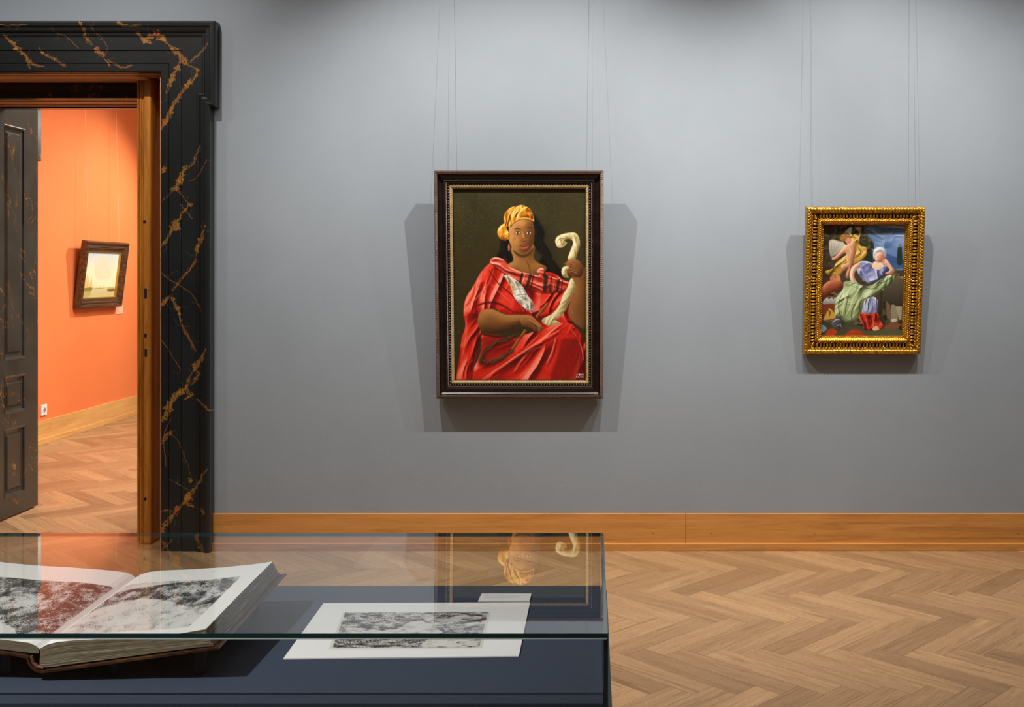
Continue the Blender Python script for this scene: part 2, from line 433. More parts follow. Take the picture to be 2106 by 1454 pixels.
# ------------------------------------------------------------------ door leaves
def left_leaf():
    root = empty('door_1', (-3.55, 0.50, 0)); structure(root)
    Lw, H, th = 0.56, 2.555, 0.045
    # leaf plane: local y 0..Lw, faces +x at x=0
    y0, y1 = 0.165, 0.408     # panel field limits along the leaf width
    mb = MB()
    mb.box((-th, 0, 0.012), (-0.018, Lw, H))
    mb.box((-.018, 0, 0.012), (0, y0, H)); mb.box((-.018, y1, 0.012), (0, Lw, H))
    pan = [(0.127, 0.549), (0.636, 0.868), (0.964, 2.397)]
    # measured panel heights
    rails = [0.012]+[q for p in pan for q in p]+[H]
    for i in range(0, len(rails), 2): mb.box((-.018, y0, rails[i]), (0, y1, rails[i+1]))
    mb.build('leaf', M_MARBLE_LEAF, root)
    for a, b in pan:
        m = MB(); toward = lambda y, z, h: (h, y, z)
        prof = [(0, 0), (0.006, 0.004), (0.014, 0.0), (0.018, -0.010), (0.034, -0.016), (0.040, -0.016), (0.052, -0.006), (0.2, -0.006)]
        sweep_path(m, [(y0, a), (y0, b), (y1, b), (y1, a)], [(p, h) for p, h in prof[:7]], toward, closed=True)
        m.box((-.018, y0+.05, a+.05), (-.006, y1-.05, b-.05))
        m.build('panel', M_MARBLE_LEAF, root)
left_leaf()
def right_leaf():
    yf = 0.10
    x0 = P(280, 0, yf)[0]; xa = P(296.5, 0, yf)[0]; x1 = P(308.5, 0, yf)[0]; zt = P(0, 164.5, yf)[1]
    root = empty('door_2', ((x0+x1)/2, yf+.02, 0)); structure(root)
    ox, oy = root.location.x, root.location.y
    X = lambda x: x-ox
    Y = lambda y: y-oy
    m = MB()
    # meeting edge of the leaf: rebated and moulded plan profile, extruded upward
    pl = [(x0, .62), (x0, yf+.014), (x0+.003, yf+.010), (x0+.010, yf+.010), (x0+.012, yf+.016), (x0+.017, yf+.010), (x0+.024, yf+.010), (x0+.026, yf+.016), (x0+.030, yf+.016), (xa-.004, yf+.006), (xa, yf), (x1, yf), (x1+.004, yf+.004), (x1+.006, yf+.05), (x1+.006, .62)]
    H0 = 0.012; n = len(pl); b = len(m.v)
    for z in (H0, zt):
        for x, y in pl: m.v.append((X(x), Y(y), z))
    for k in range(n): m.f.append((b+k, b+(k+1)%n, b+n+(k+1)%n, b+n+k))
    m.f.append(tuple(b+n+k for k in range(n))); m.f.append(tuple(b+k for k in range(n))[::-1])
    m.build('leaf', M_OAKDARK, root)
    dark = plain('dark keyhole', rgb(14,9,5), 0.8); brass = plain('tarnished brass', rgb(120,84,34), 0.4, 0.8)
    def z_of(py): return P(0, py, yf)[1]
    xc = P(299.5, 0, yf)[0]
    def hole(py0, py1, px, w_, round_=False):
        mm = MB(); xc = P(px, 0, yf)[0]
        if round_: mm.tube((X(xc), Y(yf-.0006), z_of((py0+py1)/2)), (X(xc), Y(yf+.004), z_of((py0+py1)/2)), w_/2, 14)
        else: mm.box((X(xc-w_/2), Y(yf-.0006), z_of(py0)), (X(xc+w_/2), Y(yf+.004), z_of(py1)))
        mm.build('bolt_hole' if round_ else 'lock_slot', dark, root)
    hole(452, 460, 297.5, .019, True); hole(593, 614, 299.5, .015); hole(686, 694, 299.5, .014); hole(718, 734, 300, .014)
    hole(1023, 1030, 298.5, .018, True)
    pm = MB(); pm.box((X(P(295.5,0,yf)[0]+.002), Y(yf-.0004), z_of(740)), (X(P(305,0,yf)[0]), Y(yf+.001), z_of(682))); pm.build('strike_plate', M_OAKDARK, root)
right_leaf()

# ------------------------------------------------------------------ painting tools (numpy)
def smooth_curve(pts, closed, n=7):
    P_ = np.array(pts, float); N = len(P_); out = []
    rng = range(N if closed else N-1)
    for i in rng:
        p0 = P_[(i-1)%N] if closed or i > 0 else P_[0]; p1 = P_[i]; p2 = P_[(i+1)%N]
        p3 = P_[(i+2)%N] if closed or i+2 < N else P_[-1]
        for k in range(n):
            t = k/n
            out.append(0.5*((2*p1)+(-p0+p2)*t+(2*p0-5*p1+4*p2-p3)*t*t+(-p0+3*p1-3*p2+p3)*t**3))
    if not closed: out.append(P_[-1])
    return np.array(out)
def vnoise(W, H, cell, rng, aniso=(1,1)):
    gx = int(W/(cell*aniso[0]))+3; gy = int(H/(cell*aniso[1]))+3
    g = rng.random((gy, gx))
    x = np.arange(W)/(cell*aniso[0]); y = np.arange(H)/(cell*aniso[1])
    xi = x.astype(int); yi = y.astype(int); fx = x-xi; fy = y-yi
    fx = fx*fx*(3-2*fx); fy = (fy*fy*(3-2*fy))[:, None]
    a = g[yi][:, xi]; b = g[yi][:, xi+1]; c = g[yi+1][:, xi]; d = g[yi+1][:, xi+1]
    return (a*(1-fx)+b*fx)*(1-fy)+(c*(1-fx)+d*fx)*fy
def fbm(W, H, cell, rng, oct=4, aniso=(1,1)):
    s = 0; a = 1; t = 0
    for k in range(oct):
        s = s+a*vnoise(W, H, max(cell/2**k, 1.0), rng, aniso); t += a; a *= 0.55
    return s/t
class Paint:
    def __init__(s, x0, y0, x1, y1, W, H, bg, seed=1):
        s.W, s.H = W, H; s.rng = np.random.default_rng(seed)
        s.X, s.Y = np.meshgrid(x0+(np.arange(W)+.5)/W*(x1-x0), y0+(np.arange(H)+.5)/H*(y1-y0))
        s.px = (x1-x0)/W; s.img = np.zeros((H, W, 3)); s.img[:] = np.array(bg)/255.
        s.x0, s.y0, s.x1, s.y1 = x0, y0, x1, y1
    def _win(s, pts, pad):
        x0 = max(int((pts[:,0].min()-pad-s.x0)/s.px), 0); x1 = min(int((pts[:,0].max()+pad-s.x0)/s.px)+2, s.W)
        py = (s.y1-s.y0)/s.H
        y0 = max(int((pts[:,1].min()-pad-s.y0)/py), 0); y1 = min(int((pts[:,1].max()+pad-s.y0)/py)+2, s.H)
        return slice(y0, y1), slice(x0, x1)
    def mask(s, pts, smooth=True, soft=1):
        p = smooth_curve(pts, True) if smooth else np.array(pts, float)
        m = np.zeros((s.H, s.W)); w_ = s._win(p, s.px*2)
        X = s.X[w_]; Y = s.Y[w_]
        if X.size == 0: return m
        acc = np.zeros(X.shape)
        for ox, oy in ((-.25,-.25),(.25,.25),(-.25,.25),(.25,-.25)):
            ins = np.zeros(X.shape, bool); XX = X+ox*s.px; YY = Y+oy*s.px
            for i in range(len(p)):
                xa, ya = p[i]; xb, yb = p[(i+1) % len(p)]
                if ya == yb: continue
                ins ^= ((ya > YY) != (yb > YY)) & (XX < (xb-xa)*(YY-ya)/(yb-ya)+xa)
            acc += ins
        m[w_] = acc/4
        for _ in range(soft):
            q = np.pad(m, 1, mode='edge'); m = (q[:-2,1:-1]+q[2:,1:-1]+q[1:-1,:-2]+q[1:-1,2:]+2*q[1:-1,1:-1])/6
        return m
    def put(s, m, col):
        c = np.array(col)/255. if not isinstance(col, np.ndarray) else col
        s.img = s.img*(1-m[..., None])+c*m[..., None]
    def fill(s, pts, col, col2=None, d=(0,1), smooth=True, soft=1, clip=None, alpha=1, tex=0):
        m = s.mask(pts, smooth, soft)*alpha
        if clip is not None: m = m*clip
        c = np.array(col)/255.
        if col2 is not None:
            a = np.array(pts, float); t = s.X*d[0]+s.Y*d[1]; ta = a[:,0]*d[0]+a[:,1]*d[1]
            t = np.clip((t-ta.min())/(ta.max()-ta.min()+1e-6), 0, 1)[..., None]
            c = c*(1-t)+np.array(col2)/255.*t
        if tex: c = c*(1+tex*(fbm(s.W, s.H, 14, s.rng)-.5)[..., None])
        s.img = s.img*(1-m[..., None])+c*m[..., None]
        return m
    def stroke(s, pts, col, w, alpha=1.0, clip=None, taper=True, hard=0.0, smooth=True):
        p = smooth_curve(pts, False) if smooth and len(pts) > 2 else np.array(pts, float)
        win = s._win(p, w*1.3+s.px); X = s.X[win]; Y = s.Y[win]
        if X.size == 0: return
        best = np.full(X.shape, 1e9); n = len(p)-1
        for i in range(n):
            a, b = p[i], p[i+1]; d = b-a; L = d@d+1e-9
            t = np.clip(((X-a[0])*d[0]+(Y-a[1])*d[1])/L, 0, 1)
            dist = np.hypot(X-a[0]-t*d[0], Y-a[1]-t*d[1])
            ww = w*(0.25+0.75*np.sin(np.pi*np.clip((i+t)/n, 0.02, .98))) if taper else w
            best = np.minimum(best, dist/ww)
        m = np.clip((1-best)/(1-hard), 0, 1); m = m*m*(3-2*m)*alpha
        if clip is not None: m = m*clip[win]
        s.img[win] = s.img[win]*(1-m[..., None])+np.array(col)/255.*m[..., None]
    def blur(s, a, r):
        r = max(1, int(r/s.px/2))
        for _ in range(3):
            for ax in (0, 1):
                p_ = np.pad(a, [(r+1, r) if k == ax else (0, 0) for k in (0, 1)], mode='edge'); c = np.cumsum(p_, ax)
                n = a.shape[ax]
                a = (np.take(c, range(2*r+1, 2*r+1+n), ax)-np.take(c, range(0, n), ax))/(2*r+1)
        return a
    def form(s, m, r, hi, dk, amt=.8, l=(-.7,-.7)):
        """model the rounded form of mask m, lit from l"""
        h = s.blur(m, r); gy, gx = np.gradient(h); t = (gx*l[0]*-1+gy*l[1]*-1)
        t = -(gx*-l[0]+gy*-l[1]); t = t/(np.abs(t[m > .5]).max()+1e-6) if (m > .5).any() else t
        up = np.clip(-t, 0, 1)**.8*amt*m; dn = np.clip(t, 0, 1)**.8*amt*m
        s.img = s.img*(1-dn[..., None])+np.array(dk)/255.*dn[..., None]
        s.img = s.img*(1-up[..., None])+np.array(hi)/255.*up[..., None]
    def vn(s, U, V, seed):
        g = np.random.default_rng(seed).random((64, 64)); xi = np.floor(U).astype(int); yi = np.floor(V).astype(int); fx = U-xi; fy = V-yi
        fx = fx*fx*(3-2*fx); fy = fy*fy*(3-2*fy); xi %= 64; yi %= 64; x2 = (xi+1) % 64; y2 = (yi+1) % 64
        return (g[yi,xi]*(1-fx)+g[yi,x2]*fx)*(1-fy)+(g[y2,xi]*(1-fx)+g[y2,x2]*fx)*fy
    def drape(s, m, ang, per, pal, amt=.9, stretch=3.2, seed=1, l=(-.6,-.8), body=14, center=None):
        """cloth: ridged, stretched folds shaded by their slope; pal = dark, mid, light, spec.
        center: folds fan out from this point instead of running along ang"""
        if center is None:
            ca, sa = math.cos(ang), math.sin(ang); U = s.X*ca+s.Y*sa; V = -s.X*sa+s.Y*ca
        else:
            dx = s.X-center[0]; dy = s.Y-center[1]; U = np.hypot(dx, dy); V = np.arctan2(dy, dx)*center[2]
        wx = (s.vn(U/per/2.2, V/per/1.5, seed+7)-.5)*per*1.1
        V = V+wx
        h = 0
        for k, (p_, a_) in enumerate(((per, 1.0), (per*.52, .42), (per*.27, .14))):
            n = s.vn(U/p_/stretch+k*9, V/p_+k*5, seed+k); r = 1-np.abs(2*n-1)
            h = h+a_*r**1.5*p_
        h = h+s.blur(m, body)*body*1.6
        gy, gx = np.gradient(h); t = -(gx*-l[0]+gy*-l[1])*-1
        t = t/(np.abs(t[m > .5]).std()*2.0+1e-6) if (m > .5).any() else t
        t = np.tanh(t)*.5+.5
        big = s.vn(s.X/per/2.6, s.Y/per/2.6, seed+30)-.5
        t = np.clip(t+big*.35, 0, 1)
        P_ = np.array(pal)/255.; xs = np.array([.02,.42,.78,1.0])
        c = np.stack([np.interp(t, xs, P_[:, k]) for k in range(3)], -1)
        a = (m*amt)[..., None]; s.img = s.img*(1-a)+c*a
    def grain(s, amt, cell=2.5):
        n = fbm(s.W, s.H, cell, s.rng, 2)-.5
        s.img = np.clip(s.img*(1+amt*n[..., None]), 0, 1)
    def array(s): return np.clip(s.img, 0, 1)

def srgb2lin(a): return np.where(a <= 0.04045, a/12.92, ((a+0.055)/1.055)**2.4)
def painted_grid(name, img, fn, mat, parent=None):
    """img HxWx3 sRGB, row 0 = top.  fn(U,V) arrays in 0..1 (V=0 top) -> (N,3) positions; one face corner colour per vertex"""
    H, W = img.shape[:2]
    U, V = np.meshgrid(np.linspace(0, 1, W), np.linspace(0, 1, H))
    co = fn(U.ravel(), V.ravel()).astype(np.float32)
    me = bpy.data.meshes.new(name)
    me.vertices.add(W*H); me.vertices.foreach_set('co', co.ravel())
    i = np.arange((H-1)*(W-1)); r = i//(W-1); c = i % (W-1); a = r*W+c
    quads = np.stack([a, a+W, a+W+1, a+1], 1).astype(np.int32)
    nq = len(quads)
    me.loops.add(nq*4); me.loops.foreach_set('vertex_index', quads.ravel())
    me.polygons.add(nq); me.polygons.foreach_set('loop_start', (np.arange(nq)*4).astype(np.int32))
    me.polygons.foreach_set('use_smooth', np.ones(nq, bool))
    me.update(calc_edges=True)
    at = me.color_attributes.new('paint', 'FLOAT_COLOR', 'POINT')
    cc = np.ones((W*H, 4), np.float32); cc[:, :3] = srgb2lin(img).reshape(-1, 3)
    at.data.foreach_set('color', cc.ravel())
    me.materials.append(mat); me.validate()
    o = bpy.data.objects.new(name, me); COL.objects.link(o)
    if parent is not None: o.parent = parent
    return o

# ------------------------------------------------------------------ marbled door casing
def paint_portoro():
    """painted marbling: orange lacy veins on black, laid out over the casing"""
    p = Paint(0, 36, 446, 1132, 560, 1370, (30,32,32), 77)
    p.img = p.img*(.85+.3*fbm(p.W, p.H, 120, p.rng)[..., None])
    r = p.rng
    def vein(pts, w_, col=(150,98,42), a=.92):
        c = smooth_curve(pts, False, 5); n = len(c)
        for s_ in range(4 if w_ > 2.4 else 1):
            q = c+np.cumsum(r.normal(0, .55, c.shape), 0)*.6+r.normal(0, 1, c.shape)*(w_*.5)*np.sin(np.linspace(0, np.pi, n))[:, None]
            cc = [v*(.8+.35*r.random()) for v in col]
            p.stroke([tuple(z) for z in q], cc, max(.75, w_*.2), a*(1 if s_ == 0 else .85), smooth=False, taper=s_ > 0, hard=.2)
        if w_ > 3.4:
            for _ in range(int(n*.42)):
                i = r.integers(1, n-1); x, y = c[i]+r.normal(0, w_*.28, 2); k = w_*(.30+.5*r.random()); th = r.random()*6.28
                bl = [(x+k*math.cos(th+t)*(1.5 if j % 2 else .7), y+k*math.sin(th+t)*(1.3 if j % 2 else .8)) for j, t in enumerate(np.linspace(0, 5.3, 6))]
                p.fill(bl, [v*(.85+.3*r.random()) for v in col], soft=0, alpha=.9)
                if r.random() < .7: p.fill([(x-k*.35, y-k*.2), (x+k*.2, y-k*.4), (x+k*.3, y+k*.35)], (32,32,30), soft=0)
        for _ in range(int(n*.14)+1):
            i = r.integers(0, n); x, y = c[i]; a_ = r.random()*6.28; l_ = 8+18*r.random()
            p.stroke([(x, y), (x+l_*.5*math.cos(a_), y+l_*.5*math.sin(a_)+3), (x+l_*math.cos(a_+.5), y+l_*math.sin(a_+.5))], (120,96,62), .8, .55, taper=False)
    V = [([(8,72),(25,88),(38,102),(50,116),(58,138)],5), ([(52,112),(60,128),(88,137)],4), ([(80,97),(90,112),(112,122),(135,136)],3.5), ([(165,42),(175,60),(178,80),(190,92)],3.6),
         ([(195,98),(202,106),(213,116)],6), ([(213,120),(225,137)],3), ([(220,122),(250,137),(272,134)],2.4), ([(188,55),(210,80),(221,98),(212,114)],1.6), ([(245,42),(258,54),(298,55)],4),
         ([(282,66),(298,82),(312,88)],6), ([(298,80),(318,72),(332,76),(346,90)],7), ([(346,92),(362,106),(376,122),(385,134)],8), ([(385,134),(405,144),(398,162),(384,178)],3.5), ([(386,129),(398,120),(414,106),(430,90)],3),
         ([(366,130),(356,152),(350,168),(338,192)],6), ([(392,160),(380,182),(362,206),(350,228),(336,256),(330,262)],5.5), ([(352,222),(340,246),(334,254)],7), ([(412,298),(402,325),(386,345)],3), ([(384,342),(372,362),(360,386),(350,392)],7),
         ([(350,395),(334,412)],1.5), ([(362,388),(378,406),(392,424)],1.5), ([(340,344),(334,352)],5), ([(390,418),(372,442),(356,466),(346,486),(330,506)],5.5), ([(358,455),(366,464),(356,474)],6), ([(426,464),(418,484),(408,506),(404,520)],5),
         ([(404,520),(398,540),(378,566),(352,598)],2.6), ([(347,610),(338,618),(328,630)],5.5), ([(352,610),(360,628),(366,640),(373,666)],4.2), ([(373,666),(384,690),(402,722)],3.2), ([(428,716),(412,742),(396,764)],6), ([(412,738),(398,752),(408,770),(390,790)],4.5),
         ([(394,766),(382,796),(392,812),(378,820)],4), ([(384,796),(362,812),(346,838),(332,868)],7), ([(342,826),(348,842),(338,862)],6), ([(352,892),(342,896),(330,912)],5), ([(350,893),(368,910),(384,950),(396,990)],2), ([(386,984),(394,990)],5),
         ([(430,962),(414,984),(400,1006)],4), ([(402,1004),(388,1018),(384,1034),(398,1042)],6.5), ([(384,1028),(366,1046),(352,1062),(336,1084),(328,1098)],6.5), ([(414,1044),(424,1056)],4), ([(328,1052),(352,1050)],2.4), ([(352,1110),(330,1132)],4),
         ([(330,560),(356,580),(392,600),(420,640)],1.1), ([(395,450),(370,420)],1.0), ([(430,330),(410,360),(390,372)],1.2), ([(330,700),(352,730),(372,760)],1.1), ([(340,960),(336,900),(350,860)],1.0), ([(405,820),(425,836),(436,845)],2.6), ([(345,985),(372,1000),(396,1012)],1.1), ([(0,52),(30,54),(62,52)],3), ([(110,64),(140,80),(160,100)],1.6)]
    for q, w_ in V: vein(q, w_*1.12)
    return p.img
M_PORTORO = colored('painted black and orange marbling', 0.27, 0.45)
def dense_build(mb, name, mat, img, xmin, cell=0.0029):
    H, W = img.shape[:2]; lin = srgb2lin(np.clip(img, 0, 1))
    vs = []; fs = []; n0 = 0
    V = [np.array(v) for v in mb.v]
    for f in mb.f:
        a, b, c, d = (V[i] for i in f)
        if max(a[0], b[0], c[0], d[0]) < xmin: nu = nv = 1
        else:
            nu = max(1, int(math.ceil(max(np.linalg.norm(b-a), np.linalg.norm(c-d))/cell))); nv = max(1, int(math.ceil(max(np.linalg.norm(d-a), np.linalg.norm(c-b))/cell)))
        u = np.linspace(0, 1, nu+1)[None, :, None]; v = np.linspace(0, 1, nv+1)[:, None, None]
        g = ((a*(1-u)+b*u)*(1-v)+(d*(1-u)+c*u)*v).reshape(-1, 3)
        i = np.arange(nu*nv); r = i//nu; k = r*(nu+1)+i % nu+n0
        fs.append(np.stack([k, k+1, k+nu+2, k+nu+1], 1)); vs.append(g); n0 += len(g)
    co = np.concatenate(vs); q = np.concatenate(fs).astype(np.int32)
    me = bpy.data.meshes.new(name); me.vertices.add(len(co)); me.vertices.foreach_set('co', co.astype(np.float32).ravel())
    me.loops.add(len(q)*4); me.loops.foreach_set('vertex_index', q.ravel()); me.polygons.add(len(q)); me.polygons.foreach_set('loop_start', (np.arange(len(q))*4).astype(np.int32))
    me.update(calc_edges=True)
    # the marbling lies in the plane of the wall (x, z)
    px = 1218+co[:, 0]*F/(D-.045); py = 560-(co[:, 2]-EYE)*F/(D-.045)
    ix = np.clip((px/446*W), 0, W-1).astype(int); iy = np.clip((py-36)/(1132-36)*H, 0, H-1).astype(int)
    cc = np.ones((len(co), 4), np.float32); cc[:, :3] = lin[iy, ix]; cc[px < 0, :3] = (0.012, .013, .013)
    me.color_attributes.new('paint', 'FLOAT_COLOR', 'POINT').data.foreach_set('color', cc.ravel())
    me.materials.append(mat); me.validate()
    o = bpy.data.objects.new(name, me); COL.objects.link(o); return o
def casing():
    mb = MB()
    pf = -0.045
    toward = lambda x, z, h: (x, -h, z)
    xi, zi = P(328.5, 147, pf)
    xo_top, zo = P(441.5, 42, -0.075); _, zear = P(0, 219, -0.07)
    xo = P(431.5, 0, -0.07)[0]
    xl_in = 2*((OXL+OXR)/2)-xi; xl = 2*((OXL+OXR)/2)-xo; xl_ear = 2*((OXL+OXR)/2)-xo_top
    XS = -3.26          # dense marbling only to the right of this
    prof = [(0, 0.0), (0, 0.030), (0.006, 0.034), (0.044, 0.034), (0.045, 0.030), (0.047, 0.030), (0.048, 0.037), (0.112, 0.037), (0.113, 0.033), (0.115, 0.033), (0.116, 0.041), (0.175, 0.041)]
    sweep_path(mb, [(xi, 0), (xi, zi), (XS, zi), (xl_in, zi), (xl_in, 0)], prof, toward)
    h = -0.0408
    def flat(x0, x1, z0, z1): mb.quad([(x0, h, z0), (x1, h, z0), (x1, h, z1), (x0, h, z1)])
    flat(xi+.14, xo-.03, 0, zear+.05); flat(xi+.14, xo_top-.03, zear+.05, zo-.03)
    flat(XS, xi+.14, zi+.14, zo-.03); flat(xl_in-.14, XS, zi+.14, zo-.03)
    flat(xl_ear+.03, xl_in-.14, zear+.05, zo-.03); flat(xl+.03, xl_in-.14, 0, zear+.05)
    mo = [(0, 0.0), (0, 0.066), (0.004, 0.072), (0.012, 0.075), (0.026, 0.074), (0.031, 0.068), (0.031, 0.060), (0.036, 0.060), (0.040, 0.062), (0.050, 0.060), (0.056, 0.053), (0.056, 0.047), (0.062, 0.047), (0.064, 0.050), (0.074, 0.049), (0.080, 0.044), (0.083, 0.040)]
    pth = [(xl, 0), (xl, zear), (xl_ear, zear), (xl_ear, zo), (XS, zo), (xo_top, zo), (xo_top, zear), (xo, zear), (xo, 0)]
    sweep_path(mb, pth, mo, toward)
    structure(dense_build(mb, 'trim_1', M_PORTORO, paint_portoro(), XS))
casing()

# ------------------------------------------------------------------ picture 1 : seated figure in red (a generic stand-in)
def paint_red_figure():
    p = Paint(285, 152, 980, 1145, 350, 500, (52,43,18), 3)
    t = ((p.Y-152)/993)[..., None]
    p.img = p.img*(1-.35*t)+np.array((40,36,20))/255.*.35*t
    p.img *= (0.85+.35*fbm(p.W, p.H, 60, p.rng)[..., None])
    g = fbm(p.W, p.H, 90, p.rng)[..., None]; p.img += np.array((6,12,14))/255.*g*np.clip(1-1.6*t, 0, 1)
    # dark curling hair
    for q, w_ in (([(590,330),(555,420),(550,470),(528,520),(560,560)], 30), ([(700,310),(742,380),(730,440),(775,490),(760,540),(820,580)], 34), ([(720,400),(760,460),(790,520),(850,600)], 26), ([(560,400),(565,480),(600,540)], 28)):
        p.stroke(q, (17,13,10), w_, 1, taper=False, hard=.3)
    for i in range(16):
        x = 700+i*7; y = 360+i*13; p.stroke([(x,y),(x+22,y+18),(x+6,y+40),(x+28,y+58)], (46,36,26), 2.6, .55)
        p.stroke([(548-i%4*5,410+i*8),(536+i%3*8,430+i*8),(552,452+i*8)], (44,34,24), 2.4, .5)
    RED = [(66,6,6),(186,28,14),(232,62,42),(255,150,124)]
    RED2 = [(52,4,6),(150,18,12),(206,38,26),(238,104,84)]
    # robe: body, bodice and the big lap cloth, each its own mass of cloth
    bod = p.fill([(560,560),(540,640),(560,760),(640,840),(760,900),(880,860),(930,800),(925,700),(880,640),(800,585),(700,590),(620,560)], (150,20,14))
    p.drape(bod, 1.15, 62, RED2, .95, 3, 11)
    slv = p.fill([(760,660),(850,650),(905,640),(900,690),(850,740),(800,790),(745,820),(740,740)], (170,24,16)); p.drape(slv, 2.2, 44, RED, .95, 2.6, 12)
    lap = p.fill([(440,905),(560,915),(660,905),(760,872),(860,845),(920,862),(965,930),(990,1010),(990,1150),(330,1150),(380,1090),(420,1010),(430,940)], (160,20,14))
    p.drape(lap, 0, 74, RED, .95, 3.4, 23, center=(1010, 700, 420), body=26)
    sh_ = p.mask([(860,930),(960,960),(990,1150),(800,1150),(830,1020)], True, 16); p.put(sh_*lap*.55, (96,10,8))
    hol = p.mask([(430,920),(560,930),(620,950),(560,1020),(470,1080),(410,1060)], True, 12); p.put(hol*lap*.5, (90,8,6))
    mant = p.fill([(520,512),(470,540),(425,590),(385,660),(350,715),(336,790),(345,860),(325,930),(312,1030),(298,1150),(370,1150),(395,1040),(420,950),(425,890),(412,830),(440,780),(500,772),(560,800),(640,806),(668,800),(640,752),(600,690),(572,620),(556,560)], (190,30,18))
    p.drape(mant, 1.95, 56, RED, .96, 3.2, 37, body=24)
    for q, w_ in (([(500,560),(470,640),(420,700),(372,750)], 9), ([(350,800),(345,930),(318,1050)], 9), ([(590,690),(620,740),(655,785)], 5), ([(480,640),(520,680),(590,740)], 6)): p.stroke([(x, y) for x, y in q], (250,120,96), w_, .55, clip=mant)
    for q, w_ in (([(400,760),(450,742),(520,745),(600,790)], 13), ([(420,880),(395,980),(372,1100)], 12), ([(470,570),(520,640),(590,700),(640,770)], 6)): p.stroke(q, (74,6,6), w_, .8, clip=mant)
    for q, w_ in (([(745,968),(690,988),(640,1040),(600,1100)], 7), ([(840,885),(750,935),(640,1004),(520,1084),(430,1144)], 12), ([(822,920),(800,1000),(770,1060)], 7), ([(905,885),(950,950),(968,1040)], 6)):
        p.stroke(q, (246,96,70), w_, .8, clip=lap); p.stroke([(x-2, y-3) for x, y in q], (255,176,150), w_*.35, .7, clip=lap); p.stroke([(x+8, y+12) for x, y in q], (80,6,6), w_, .7, clip=lap)
    p.stroke([(430,905),(560,918),(660,900)], (50,5,5), 16, .85, clip=np.clip(lap+mant, 0, 1))
    # neck and chest
    nk = p.fill([(594,450),(600,520),(566,548),(600,590),(690,620),(750,592),(772,556),(722,530),(706,500),(704,440)], (146,96,46), soft=2); p.form(nk, 40, (196,142,78), (70,40,20), .7)
    p.stroke([(600,470),(632,496),(672,494),(704,462)], (62,36,18), 17, .8, clip=nk); p.stroke([(668,520),(684,560),(690,600)], (88,54,26), 7, .6); p.stroke([(575,552),(620,566),(660,590)], (92,56,28), 6, .5)
    # head, turned slightly to the left
    head = p.fill([(586,330),(576,385),(582,430),(600,462),(632,484),(668,480),(694,452),(708,410),(708,350),(690,306),(640,298)], (158,102,48), soft=2)
    p.form(head, 44, (214,158,92), (72,40,18), .85, (-.8,-.5))
    p.fill([(590,395),(612,388),(630,410),(622,440),(600,440)], (198,134,74), soft=5, alpha=.45); p.fill([(668,330),(640,318),(612,328),(640,346)], (206,150,86), soft=5, alpha=.5)
    p.stroke([(604,366),(620,358),(642,364)], (48,28,14), 4, .95); p.stroke([(666,358),(682,352),(698,360)], (48,28,14), 4, .95)
    for ex in (623, 681):
        p.fill([(ex-17,381),(ex,369),(ex+17,380),(ex,391)], (110,66,32), soft=2, alpha=.7)
        p.fill([(ex-12,381),(ex,375),(ex+12,380),(ex,387)], (206,190,156), soft=0); p.fill([(ex-5,381),(ex,375),(ex+5,381),(ex,387)], (22,14,10), soft=0); p.fill([(ex-3,379),(ex-1,377),(ex,379)], (230,224,210), soft=0)
        p.stroke([(ex-14,380),(ex,372),(ex+14,379)], (40,22,12), 2.6, .95); p.stroke([(ex-12,386),(ex,390),(ex+12,385)], (96,56,28), 2, .7)
    p.stroke([(658,372),(666,398),(672,414)], (92,52,24), 6, .6); p.stroke([(648,372),(653,398),(656,410)], (222,168,102), 6, .6); p.fill([(640,414),(650,406),(664,408),(674,414),(666,423),(648,423)], (140,88,42), soft=1); p.stroke([(640,419),(650,424),(660,422),(672,418)], (62,32,16), 3.2, .85)
    p.fill([(630,446),(645,440),(656,443),(668,440),(684,444),(656,448)], (136,58,40), soft=0); p.fill([(632,449),(656,450),(682,447),(668,460),(646,461)], (176,86,62), soft=1); p.stroke([(630,447),(656,450),(684,445)], (52,22,14), 2.2, .9); p.stroke([(640,468),(656,472),(672,466)], (92,52,26), 5, .5)
    p.stroke([(606,400),(600,430),(612,456)], (110,66,32), 4, .35)
    p.fill([(572,446),(581,446),(581,468),(573,470)], (206,88,52), soft=1); p.stroke([(576,436),(576,446)], (214,180,90), 2, .9)
    # head wrap in rolled bands
    TUR = [(96,44,8),(196,118,26),(236,172,62),(255,234,140)]
    lob = p.fill([(588,342),(566,352),(580,392),(572,414),(548,418),(524,400),(518,372),(530,348),(552,332),(572,322)], (196,118,26)); p.drape(lob, 1.2, 22, TUR, .95, 3, 51, body=14)
    for i, (q, sd) in enumerate((([(562,344),(550,310),(560,275),(585,252),(612,246),(596,280),(590,315),(596,342)], 52), ([(590,334),(586,290),(604,256),(636,238),(662,244),(640,268),(622,300),(612,322)], 53), ([(610,322),(620,288),(642,256),(668,246),(692,262),(704,292),(708,320),(680,308),(645,304)], 54))):
        m = p.fill(q, (206,128,34)); p.drape(m, 1.9-i*.35, 20, TUR, .95, 3.2, sd, body=12); p.stroke([q[0], q[1], q[2]], (92,44,10), 3, .7)
    p.stroke([(586,342),(610,318),(648,303),(690,308),(710,322)], (236,182,76), 6, .95); p.stroke([(588,348),(612,324),(650,309),(706,326)], (84,42,14), 3, .7); p.stroke([(608,262),(600,300)], (255,236,150), 4, .8); p.stroke([(648,250),(632,285)], (255,236,150), 4, .8)
    # striped shawl across the shoulders
    sh = p.fill([(500,506),(478,530),(530,572),(590,612),(650,652),(720,678),(800,688),(880,674),(902,640),(850,622),(780,598),(752,560),(722,575),(735,600),(700,594),(640,580),(580,552),(545,516)], (206,66,46))
